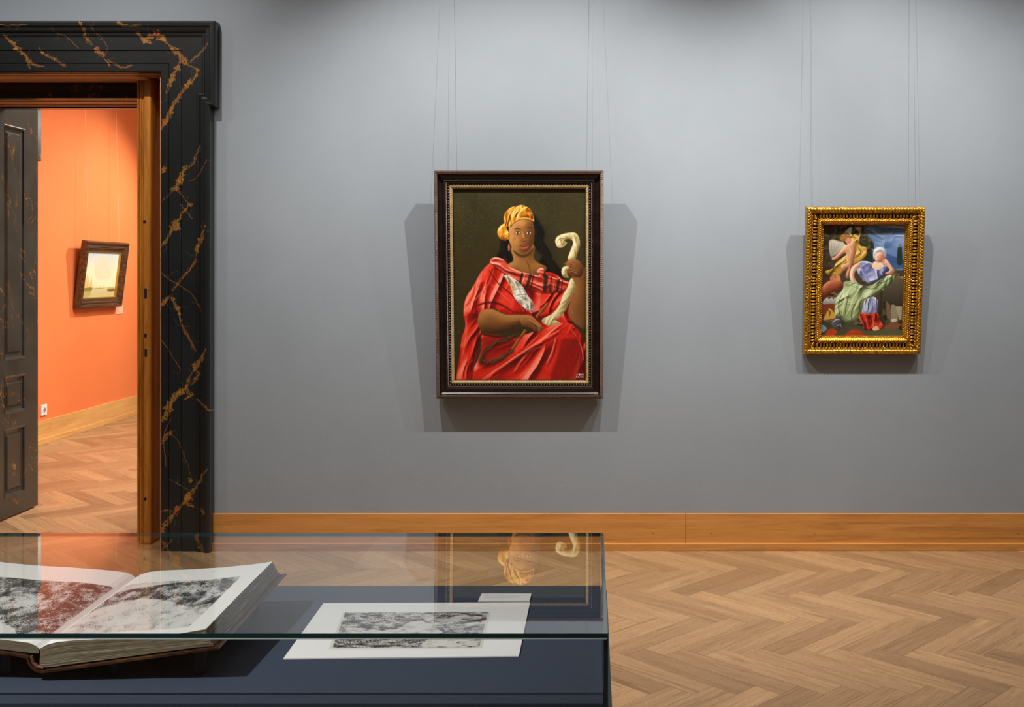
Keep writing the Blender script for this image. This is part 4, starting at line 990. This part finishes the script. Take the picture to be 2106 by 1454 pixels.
def large_picture():
    Wd, Hd = 0.892, 1.214; tilt = 0.082
    root = picture_root('framed_painting', -0.3865, -0.0215, 0.8285, tilt)
    tag(root, 'large dark framed painting of a seated figure in red robes and yellow turban', 'painting')
    tw = lambda x, z, h: (x, -h, z)
    pth = rect_path(Wd, Hd)
    m = MB()   # body: scotia and ridge
    sweep_path(m, pth, [(0, 0), (0, .052), (0.002, .058)], tw, True)
    sc = [(0.0195, .0585), (0.021, .050), (0.025, .042), (0.031, .036), (0.039, .033), (0.046, .034), (0.0475, .040), (0.052, .042), (0.0565, .040), (0.058, .034)]
    sweep_path(m, pth, sc, tw, True)
    sweep_path(m, pth, [(0.066, .030), (0.066, .024), (0.0785, .024), (0.0785, .029)], tw, True)
    sweep_path(m, pth, [(0.094, .023), (0.0965, .014), (0.0965, .002), (0.0, .0)], tw, True)
    m.build('frame', M_EBONY, root)
    m = MB(); sweep_path(m, pth, [(0.002, .058), (0.004, .061), (0.010, .062), (0.0105, .060), (0.012, .060), (0.0125, .062), (0.018, .061), (0.0195, .0585)], tw, True)
    m.build('outer_ripple_moulding', M_RIP, root)
    m = MB(); sweep_path(m, pth, [(0.058, .034), (0.060, .0365), (0.064, .035), (0.066, .030)], tw, True)
    m.build('thin_ripple_moulding', M_RIP, root)
    m = MB(); sweep_path(m, pth, [(0.0785, .029), (0.080, .032), (0.088, .030), (0.094, .025), (0.094, .023)], tw, True)
    m.build('inner_ripple_moulding', M_RIPG, root)
    m = MB(); r = 0.0048; c = 0.0722
    nx = 52; nz = 74
    for i in range(nx+1):
        x = -Wd/2+c+(Wd-2*c)*i/nx
        for z in (c, Hd-c): m.ball((x, -.0275, z), r, 7, 4)
    for j in range(1, nz):
        z = c+(Hd-2*c)*j/nz
        for x in (-Wd/2+c, Wd/2-c): m.ball((x, -.0275, z), r, 7, 4)
    m.build('beading', M_BEAD, root, True)
    # canvas
    ins = 0.094
    img = paint_red_figure()
    def fn(U, V): return np.stack([-Wd/2+ins+(Wd-2*ins)*U, np.full_like(U, -.0145), Hd-ins-(Hd-2*ins)*V], 1)
    canvas = painted_grid('canvas', img, fn, M_OIL, root)
    boxo('backing_board', (-Wd/2+.05, -.014, .05), (Wd/2-.05, -.003, Hd-.05), M_EBONY, root)
    # inventory number painted in the lower right corner of the canvas
    white = plain('white paint mark', rgb(226,222,206), .6)
    cu = bpy.data.curves.new('inventory_number', 'FONT'); cu.body = 'i20.'; cu.size = 0.030; cu.shear = 0.35; cu.extrude = 0.0002; cu.resolution_u = 3; cu.space_character = 1.05
    tmp = bpy.data.objects.new('tmp', cu); COL.objects.link(tmp)
    bpy.context.view_layer.update()
    me = bpy.data.meshes.new_from_object(tmp.evaluated_get(bpy.context.evaluated_depsgraph_get()))
    bpy.data.objects.remove(tmp, do_unlink=True)
    me.materials.clear(); me.materials.append(white)
    o = bpy.data.objects.new('inventory_number', me); COL.objects.link(o); o.parent = canvas
    o.location = (0.297, -.0150, 0.108); o.rotation_euler = (math.pi/2, 0, 0)
    o['label'] = 'small white painted number'
    # wires
    zt = 0.8285+Hd*math.cos(tilt)-.03; yt = -.0215-Hd*math.sin(tilt)+.004
    hang([-0.765, 0.0], CH, 'wires above the large painting', zt, yt, M_WIRE,
         ['thin steel wire above the left end of the large dark frame', 'thin steel wire above the right end of the large dark frame'])
large_picture()

def gilt(name, c1, c2, rough=0.3, sc=70, st=0.5):
    m, nt, b = newmat(name); v = coords(nt)
    n = noise(nt, v, sc, 4, 0.6, 0.5)
    lk(nt, ramp(nt, n, [(0.35, c1), (0.62, c2)]), b.inputs['Base Color'])
    b.inputs['Metallic'].default_value = 0.75; b.inputs['Roughness'].default_value = rough
    bump(nt, b, n, st, 0.002)
    return m
M_GILT = gilt('burnished gilding', rgb(176,118,28), rgb(226,172,62), 0.3)
M_GILTCARVE = gilt('carved gilding', rgb(120,70,12), rgb(224,168,58), 0.32, 95, 0.9)
M_SLOT = plain('dark ground behind the openwork', rgb(22,14,6), 0.8)

def gold_picture():
    Wd, Hd = 0.629, 0.790; tilt = 0.11
    root = picture_root('framed_painting', 1.448, -0.012, 1.064, tilt)
    tag(root, 'small painting of a resting woman and winged child in carved gold openwork frame', 'painting')
    tw = lambda x, z, h: (x, -h, z); pth = rect_path(Wd, Hd)
    m = MB(); sweep_path(m, pth, [(0, 0), (0, .034), (0.003, .040), (0.010, .044), (0.020, .043), (0.026, .038), (0.027, .040), (0.031, .040), (0.032, .034)], tw, True)
    # carved leaf tips all along the outer rim
    def along(off, pitch):
        nx = int((Wd-2*off)/pitch); nz = int((Hd-2*off)/pitch); out = []
        for i in range(nx):
            x = -Wd/2+off+(i+.5)*(Wd-2*off)/nx; out += [(x, off, 0, 1, (Wd-2*off)/nx), (x, Hd-off, 0, -1, (Wd-2*off)/nx)]
        for j in range(nz):
            z = off+(j+.5)*(Hd-2*off)/nz; out += [(-Wd/2+off, z, 1, 0, (Hd-2*off)/nz), (Wd/2-off, z, -1, 0, (Hd-2*off)/nz)]
        return out      # x, z, inward dir, pitch
    for k, (x, z, dx, dz, pt) in enumerate(along(0.013, 0.0158)):
        hor = dx == 0
        m.ball((x, -.0415, z), 1, 6, 4, (.0062 if hor else .009, .006, .009 if hor else .0062))
        m.ball((x+dx*.008+(pt/2 if hor else 0), -.0395, z+dz*.008+(0 if hor else pt/2)), 1, 5, 4, (.003 if hor else .0055, .005, .0055 if hor else .003))
    m.build('outer_leaf_rim', M_GILTCARVE, root, False)
    m = MB(); sweep_path(m, pth, [(0.030, .034), (0.030, .016), (0.066, .016), (0.066, .03)], tw, True); m.build('openwork_ground', M_SLOT, root)
    # bars of the openwork
    m = MB()
    a, b_ = 0.036, 0.060
    def bars(L, place):
        per = 0.0173; s = 0.075; n = int((L-2*s)/per)
        per = (L-2*s)/n
        for i in range(n+1):
            t = s+i*per
            for q in (-.0027, .0027): place(t+q)
    bars(Wd, lambda t: [m.tube((-Wd/2+t, -.031, z0), (-Wd/2+t, -.031, z1), .0026, 6) for z0, z1 in ((a, b_), (Hd-b_, Hd-a))])
    bars(Hd, lambda t: [m.tube((x0, -.031, t), (x1, -.031, t), .0026, 6) for x0, x1 in ((-Wd/2+a, -Wd/2+b_), (Wd/2-b_, Wd/2-a))])
    # solid carved corners
    for sx in (-1, 1):
        for zc in (0.048, Hd-.048):
            cx = sx*(Wd/2-.048)
            m.box((cx-.020, -.026, zc-.020), (cx+.020, -.015, zc+.020))
            sg = 1 if zc > Hd/2 else -1
            for t in (-2, -1, 0, 1, 2): m.ball((cx+sx*t*.0045+t*.002, -.028, zc+sg*t*.0045-t*.002*sx*sg), 1, 6, 4, (.004+.001*abs(t), .007, .0045))
    m.build('openwork_bars', M_GILT, root, True)
    # bead and reel rows on both sides of the openwork
    for off in (0.0335, 0.0635):
        m = MB()
        for (x, z, dx, dz, pt) in along(off, 0.0345):
            hor = dx == 0
            m.ball((x, -.034, z), 1, 7, 5, (.0095 if hor else .0030, .0035, .0030 if hor else .0095))
            for q in (-.0032, .0032):
                o_ = pt/2+q
                m.ball((x+(o_ if hor else 0), -.034, z+(0 if hor else o_)), .0028, 6, 4)
        m.build('bead_and_reel', M_GILT, root, True)
    # inner leaf moulding
    m = MB(); sweep_path(m, pth, [(0.066, .016), (0.066, .034), (0.070, .038), (0.078, .036), (0.088, .026), (0.0895, .018), (0.0965, .016), (0.0975, .004), (0.0, 0.0)], tw, True)
    for (x, z, dx, dz, pt) in along(0.0735, 0.0120):
        hor = dx == 0
        m.ball((x, -.0375, z), 1, 6, 4, (.0052 if hor else .006, .0052, .006 if hor else .0052))
        m.ball((x+dx*.010+(pt/2 if hor else 0), -.029, z+dz*.010+(0 if hor else pt/2)), 1, 5, 4, (.0035, .005, .0035))
    m.build('inner_leaf_moulding', M_GILT, root, True)
    m = MB()
    for (x, z, dx, dz, pt) in along(0.0930, 0.0118): m.ball((x, -.0195, z), .0040, 7, 5)
    m.build('pearl_row', M_GILT, root, True)
    ins = 0.0965; img = paint_allegory()
    def fn(U, V): return np.stack([-Wd/2+ins+(Wd-2*ins)*U, np.full_like(U, -.006), Hd-ins-(Hd-2*ins)*V], 1)
    painted_grid('canvas', img, fn, M_OIL2, root)
    boxo('backing_board', (-Wd/2+.05, -.0055, .05), (Wd/2-.05, -.001, Hd-.05), M_SLOT, root)
    zt = 1.064+Hd*math.cos(tilt)-.02; yt = -.012-Hd*math.sin(tilt)+.004
    hang([1.173, 1.722], CH, 'wires above the gold framed painting', zt, yt, M_WIRE,
         ['thin steel wire above the left end of the gold frame', 'thin steel wire above the right end of the gold frame'])
gold_picture()

M_WALNUT = wood('gilt edged walnut', (rgb(44,28,16), rgb(76,50,28), rgb(116,80,42)), 'x', 0.35, 1.6)
M_FILLET = plain('gilded fillet', rgb(196,150,56), 0.35, 0.6)
def marine_picture():
    # hangs on the orange wall (x = AX0), its face looks towards +x; local x runs along -y of the world... far end on the right
    Wd, Hd = 0.90, 0.645; tilt = 0.125
    yc = (4.12+5.04)/2
    root = empty('framed_painting', (AX0+.006, yc, 1.160))
    root.rotation_mode = 'XYZ'
    root.rotation_euler = (Matrix.Rotation(math.pi/2, 3, 'Z') @ Matrix.Rotation(tilt, 3, 'X')).to_euler()
    tag(root, 'small seascape with sailing boats in brown wooden frame on orange wall beyond the doorway', 'painting')
    tw = lambda x, z, h: (x, -h, z); pth = rect_path(Wd, Hd)
    m = MB()
    sweep_path(m, pth, [(0, 0), (0, .045), (0.008, .060), (0.022, .062), (0.028, .052), (0.045, .048), (0.050, .053), (0.062, .050), (0.070, .038), (0.090, .034), (0.094, .026), (0.094, .0), (0, 0)], tw, True)
    m.build('frame', M_WALNUT, root)
    m = MB(); sweep_path(m, pth, [(0.094, .026), (0.096, .029), (0.102, .026), (0.104, .008)], tw, True); m.build('gilt_fillet', M_FILLET, root)
    ins = .102; img = paint_marine()
    def fn(U, V): return np.stack([-Wd/2+ins+(Wd-2*ins)*U, np.full_like(U, -.010), Hd-ins-(Hd-2*ins)*V], 1)
    painted_grid('canvas', img, fn, M_OIL2, root)
    zt = 1.16+Hd-.02
    for y, lab in ((yc-.33, 'pale cord above the left end of the seascape frame'), (yc+.33, 'pale cord above the right end of the seascape frame')):
        m = MB(); m.tube((0, 0, 0), (-0.045, 0, CH-zt), 0.0014, 6)
        o = m.build('hanging_wire', M_WIREPALE); o.location = (AX0+.006+Hd*math.sin(tilt)+.002, y, zt); tag(o, lab, 'wire', 'cords above the seascape')
marine_picture()

def caption_on_orange():
    y0, y1 = F*4.82/(1218-237.5)-D, F*4.82/(1218-252)-D
    zc = EYE-(637-560)*(D+y0)/F
    root = empty('wall_label', (AX0, (y0+y1)/2, zc-.045)); tag(root, 'small pale pink caption card on orange wall below the seascape', 'label card')
    h = (y1-y0)/2
    pk = plain('pale pink card', rgb(246,176,146), .7); gy = plain('printed caption', rgb(206,120,92), .8)
    boxo('card', (0.0, -h, 0), (.004, h, .088), pk, root)
    for k, wd in enumerate((.75, .45, .6, .25, .55)):
        boxo('text_line', (.004, -h+.012, .074-.013*k), (.0044, -h+.012+2*h*wd*.8, .0765-.013*k), gy, root)
caption_on_orange()
def socket():
    y0, y1 = F*4.82/(1218-82.8)-D, F*4.82/(1218-94.2)-D
    yc = (y0+y1)/2; hw = (y1-y0)/2
    zc = EYE-(843-560)*(D+yc)/F
    root = empty('power_socket', (AX0, yc, zc)); tag(root, 'white square power socket low on the orange wall', 'power socket')
    boxo('cover_plate', (0, -hw, -hw), (.012, hw, hw), M_SOCKET, root, bevel=.003)
    m = MB(); m.tube((.012, 0, 0), (.0135, 0, 0), hw*.62, 20); m.build('socket_ring', M_SOCKET, root)
    m = MB(); m.tube((.0136, 0, 0), (.0140, 0, 0), hw*.45, 20); m.build('socket_well', plain('grey plastic recess', rgb(150,146,140), .5), root)
    m = MB(); m.tube((.0140, -.010, 0), (.0146, -.010, 0), .003, 10); m.tube((.0140, .010, 0), (.0146, .010, 0), .003, 10); m.build('socket_hole', M_BLACKMETAL, root)
socket()

# ------------------------------------------------------------------ display case
CX0, CX1 = -1.74, 0.0285
CYF, CYB = -D+1.9255, -D+2.6684
ZT, ZB = 0.8498, 0.7205
def vitrine():
    root = empty('display_case', ((CX0+CX1)/2, (CYF+CYB)/2, 0)); ox, oy = root.location.x, root.location.y
    tag(root, 'glass topped display case with dark navy cloth board in the foreground', 'display case')
    g = 0.008
    def pane(name, a, b, edge_axes):
        """box with clear big faces and green edges"""
        a = Vector(a)-Vector((ox, oy, 0)); b = Vector(b)-Vector((ox, oy, 0))
        m = MB(); m.box(a, b); o = m.build(name, [M_GLASS, M_GLASSEDGE], root)
        for p in o.data.polygons:
            n = p.normal; ax = max(range(3), key=lambda i: abs(n[i]))
            p.material_index = 0 if ax == edge_axes else 1
        return o
    pane('top_pane', (CX0, CYF, ZT-g), (CX1, CYB, ZT), 2)
    pane('front_pane', (CX0, CYF, ZB-.012), (CX1, CYF+g, ZT-g-.0006), 1)
    pane('back_pane', (CX0, CYB-g, ZB-.012), (CX1, CYB, ZT-g-.0006), 1)
    pane('side_pane', (CX1-g, CYF+g+.0004, ZB-.012), (CX1, CYB-g-.0004, ZT-g-.0006), 0)
    pane('side_pane', (CX0, CYF+g+.0004, ZB-.012), (CX0+g, CYB-g-.0004, ZT-g-.0006), 0)
    L = lambda x, y, z: (x-ox, y-oy, z)
    boxo('board', L(CX0+.0085, CYF+.0085, ZB-.012), L(CX1-.0085, CYB-.0085, ZB), M_BOARD, root)
    boxo('edge_highlight', L(CX0+.002, CYF-.0006, ZT-g-.0024), L(CX1-.002, CYF+.001, ZT-g-.0002), plain('pale edge highlight', rgb(190,200,198), .3), root)  # added thin pale strip standing in for the highlight under the pane edge
    m = MB()
    e = .008
    m.box(L(CX0-e, CYF-e, ZB-.10), L(CX1+e, CYF-.0008, ZB-.016)); m.box(L(CX0-e, CYB+.0008, ZB-.10), L(CX1+e, CYB+e, ZB-.016))
    m.box(L(CX0-e, CYF-.0008, ZB-.10), L(CX0-.0008, CYB+.0008, ZB-.016)); m.box(L(CX1+.0008, CYF-.0008, ZB-.10), L(CX1+e, CYB+.0008, ZB-.016))
    m.box(L(CX0-.0008, CYF-.0008, ZB-.10), L(CX1+.0008, CYB+.0008, ZB-.0125))
    m.build('tray', M_BLACKMETAL, root)
    for x in (CX0+.03, CX1-.03):
        for y in (CYF+.03, CYB-.03):
            boxo('leg', L(x-.025, y-.025, 0), L(x+.025, y+.025, ZB-.10), M_BLACKMETAL, root)
vitrine()

PAPER = plain('white rag paper', rgb(232,232,232), .85)
def print_sheet():
    A, B, Cc, Dd = (-0.6213, 2.1513), (-0.1486, 2.1653), (-0.1466, 2.5179), (-0.6309, 2.5111)
    root = empty('print_on_paper', (-.386, -D+2.335, ZB)); ox, oy = root.location.x, root.location.y
    tag(root, 'white sheet of paper with a dark landscape etching lying on the case board', 'print')
    m = MB(); pts = [(x-ox, -D+y-oy) for x, y in (A, B, Cc, Dd)]
    n = 12; zb = .0004; zt = .0030
    lo = [(x, y, zb) for x, y in pts]; hi = [(x, y, zt) for x, y in pts]
    m.v = lo+hi; m.f = [(3,2,1,0),(4,5,6,7),(0,1,5,4),(1,2,6,5),(2,3,7,6),(3,0,4,7)]
    m.build('sheet', PAPER, root)
    c = [np.array(q) for q in ((-0.5634, 2.4397), (-0.2383, 2.4417), (-0.2335, 2.2150), (-0.5373, 2.2111))]   # tl tr br bl
    def fn(U, V):
        U = U[:, None]; V = V[:, None]
        q = (c[0]*(1-U)+c[1]*U)*(1-V)+(c[3]*(1-U)+c[2]*U)*V
        return np.stack([q[:,0]-ox, -D+q[:,1]-oy, np.full(len(q), .0034)], 1)
    painted_grid('etching', etch_print(), fn, M_INK, root)
    # plate mark round the etching
    mk = plain('plate tone', rgb(214,212,206), .85); m = MB()
    e = .006
    m.v = [(q[0]+sx*e-ox, -D+q[1]+sy*e-oy, .0032) for q, sx, sy in zip(c, (-1,1,1,-1), (1,1,-1,-1))]
    m.f = [(3,2,1,0)]; m.build('plate_mark', mk, root)
    root = empty('caption_card', (-.208, -D+2.558, ZB)); tag(root, 'small white caption card behind the etching in the case', 'label card')
    m = MB(); m.v = [(-.062,-.030,.0004),(.060,-.030,.0004),(.061,.028,.0004),(-.059,.028,.0004),(-.062,-.030,.003),(.060,-.030,.003),(.061,.028,.003),(-.059,.028,.003)]
    m.f = [(3,2,1,0),(4,5,6,7),(0,1,5,4),(1,2,6,5),(2,3,7,6),(3,0,4,7)]; m.build('card', PAPER, root)
    gy = plain('grey caption print', rgb(186,188,188), .8)
    for k, wd in enumerate((.5, .085*10, .8, .7)):
        boxo('text_line', (-.052, .017-.011*k, .003), (-.052+.104*wd, .0195-.011*k, .0032), gy, root)
print_sheet()

def edge_mat():
    m, nt, b = newmat('book block edges')
    v = coords(nt, 'Object', (3.0, 3.0, 1))
    wob = noise(nt, v, 3.0, 4, 0.6)
    tc = nd(nt, 'ShaderNodeTexCoord'); su = nd(nt, 'ShaderNodeSeparateXYZ'); lk(nt, tc.outputs['UV'], su.inputs[0])
    z = math_(nt, 'ADD', math_(nt, 'MULTIPLY', su.outputs[1], 1.0), math_(nt, 'MULTIPLY', wob, 0.12))
    cb = nd(nt, 'ShaderNodeCombineXYZ'); lk(nt, math_(nt, 'MULTIPLY', z, 26.0), cb.inputs[2]); lk(nt, math_(nt, 'MULTIPLY', su.outputs[0], 3.0), cb.inputs[0])
    n = noise(nt, cb.outputs[0], 1.2, 4, 0.8)
    lk(nt, ramp(nt, n, [(0.34, rgb(60,46,28)), (0.45, rgb(124,106,78)), (0.55, rgb(150,134,106)), (0.64, rgb(226,218,200))]), b.inputs['Base Color'])
    b.inputs['Roughness'].default_value = 0.8
    bump(nt, b, n, .9, .003)
    return m
M_EDGE = edge_mat()
M_LEATHER = wood('worn brown leather', (rgb(40,22,14), rgb(72,42,26), rgb(104,66,42)), 'y', 0.35, 0.8)

def book():
    yf, yb = -D+2.0452, -D+2.4745
    root = empty('open_book', (-1.0563, (yf+yb)/2, 0.7413)); ox, oy, oz = root.location
    tag(root, 'large open antique book with etchings on both pages, raised on black posts in the case', 'book')
    interp = lambda xs, zs: (lambda x: np.interp(x, xs, zs))
    rt = interp([-1.0563,-1.0438,-1.0235,-0.9936,-0.9464,-0.8538,-0.7911,-0.7351], [0.7794,0.7871,0.7924,0.7958,0.7982,0.8025,0.8093,0.8180])
    lt = interp([-1.3795,-1.2541,-1.1326,-1.1046,-1.0766,-1.0650,-1.0563], [0.8160,0.8054,0.7977,0.7948,0.7909,0.7861,0.7794])
    rb = interp([-1.0371,-0.7187], [0.7461,0.7890]); lb = interp([-1.3892,-1.1326,-1.0708], [0.8006,0.7808,0.7731])
    dz = lambda t: .014*t           # the head of the book lies a little higher
    wav = lambda x, t: .0016*np.sin(x*34+2*t)*np.sin(3.1*t+.4)
    def surf(fx, x0, x1):
        def fn(U, V):
            x = x0+(x1-x0)*U; t = 1-V; y = yf+(yb-yf)*t
            return np.stack([x-ox, y-oy, fx(x)+dz(t)+wav(x, t)*np.clip(abs(x+1.0563)*8, 0, 1)-oz+.0004], 1)
        return fn
    painted_grid('left_page', page_img(0), surf(lt, -1.3795, -1.0563), M_INK, root)
    painted_grid('right_page', page_img(1), surf(rt, -1.0563, -0.7390), M_INK, root)
    # page blocks
    def block(name, top, bot, xs, flare):
        m = MB(); N = len(xs); K = 9; T_ = 14
        def pt(i, k, j):   # i along x, k up (0 bottom .. K top), j along y
            x = xs[i]; u = k/K; t = j/T_
            z = float(bot(x))*(1-u)+float(top(x))*u+dz(t)+float(wav(x, t))*u*min(abs(x+1.0563)*8, 1)
            edge = (i == N-1 if flare > 0 else i == 0)
            xx = x+(flare*(1-u)**1.2 if edge else 0)
            if edge: xx += .0015*math.sin(k*2.3+j*.4)
            yy = yf+(yb-yf)*t
            if j == 0: yy += -.003*(1-u)
            return (xx-ox, yy-oy, z-oz)
        def q(a, b, c, d, ua, ub, uc, ud): m.quad([a, b, c, d], [ua, ub, uc, ud])
        for k in range(K):
            for i in range(N-1):
                for j in (0, T_):
                    U = lambda ii, kk: (xs[ii], kk/K)
                    q(pt(i,k,j), pt(i+1,k,j), pt(i+1,k+1,j), pt(i,k+1,j), U(i,k), U(i+1,k), U(i+1,k+1), U(i,k+1))
            for j in range(T_):
                i = N-1 if flare > 0 else 0
                q(pt(i,k,j), pt(i,k,j+1), pt(i,k+1,j+1), pt(i,k+1,j), (j/T_,k/K), ((j+1)/T_,k/K), ((j+1)/T_,(k+1)/K), (j/T_,(k+1)/K))
        for i in range(N-1):
            for j in range(T_):
                for k in (0, K): m.quad([pt(i,k,j), pt(i+1,k,j), pt(i+1,k,j+1), pt(i,k,j+1)])
        return m.build(name, M_EDGE, root)
    block('right_page_block', lambda x: rt(x), rb, list(np.linspace(-1.0554, -0.7390, 22)), .016)
    block('left_page_block', lambda x: lt(x), lb, list(np.linspace(-1.3795, -1.0568, 22)), -.008)
    # covers and spine: a leather ribbon with thickness, swept along the book's length
    cs = [(-1.4007,0.7991),(-1.2541,0.7876),(-1.1326,0.7779),(-1.0805,0.7702),(-1.0727,0.7639),(-1.0689,0.7543),(-1.0612,0.7461),(-1.0496,0.7417),(-1.0361,0.7427),(-0.9647,0.7522),(-0.8296,0.7705),(-0.7110,0.7866)]
    c = smooth_curve(cs, False, 4); th = .0042; m = MB()
    y0, y1 = yf-.010, yb+.012
    nrm = []
    for i in range(len(c)):
        a = c[max(i-1,0)]; b = c[min(i+1,len(c)-1)]; d = (b-a)/np.linalg.norm(b-a); nrm.append(np.array([-d[1], d[0]]))
    def V(i, side, t):
        p = c[i]-nrm[i]*(th if side else 0)
        return (p[0]-ox, (y0 if t == 0 else y1)-oy, p[1]+dz(t)-oz)
    for i in range(len(c)-1):
        m.quad([V(i,0,0), V(i+1,0,0), V(i+1,0,1), V(i,0,1)]); m.quad([V(i,1,0), V(i,1,1), V(i+1,1,1), V(i+1,1,0)])
        m.quad([V(i,1,0), V(i+1,1,0), V(i+1,0,0), V(i,0,0)]); m.quad([V(i,1,1), V(i,0,1), V(i+1,0,1), V(i+1,1,1)])
    for i in (0, len(c)-1): m.quad([V(i,0,0), V(i,0,1), V(i,1,1), V(i,1,0)])
    m.build('leather_cover', M_LEATHER, root)
    # headband where the spine curls
    m = MB()
    hb = [(-1.0689,0.7688),(-1.0650,0.7553),(-1.0573,0.7480),(-1.0457,0.7456)]
    for i in range(len(hb)-1): m.tube((hb[i][0]-ox, yf-.006-oy, hb[i][1]-oz), (hb[i+1][0]-ox, yf-.006-oy, hb[i+1][1]-oz), .0032, 8)
    m.build('headband', plain('pinkish brown headband', rgb(120,78,58), .6), root)
    # stand
    st = empty('book_stand', (-1.0419, (yf+yb)/2, ZB)); sx, sy = st.location.x, st.location.y
    tag(st, 'black posts holding up the open antique book', 'book stand')
    def under(x): return float(np.interp(x, c[:,0], c[:,1]))
    for x in (-1.3506, -1.1364, -0.9290, -0.7621):
        for y, t in ((yf+.035, .08), (yb-.06, .86)):
            zt = under(x)+dz(t)-th-.0022-.009
            boxo('post', (x-.010-sx, y-.008-sy, 0.0), (x+.010-sx, y+.008-sy, zt-ZB+.004), M_BLACKMETAL, st)
book()
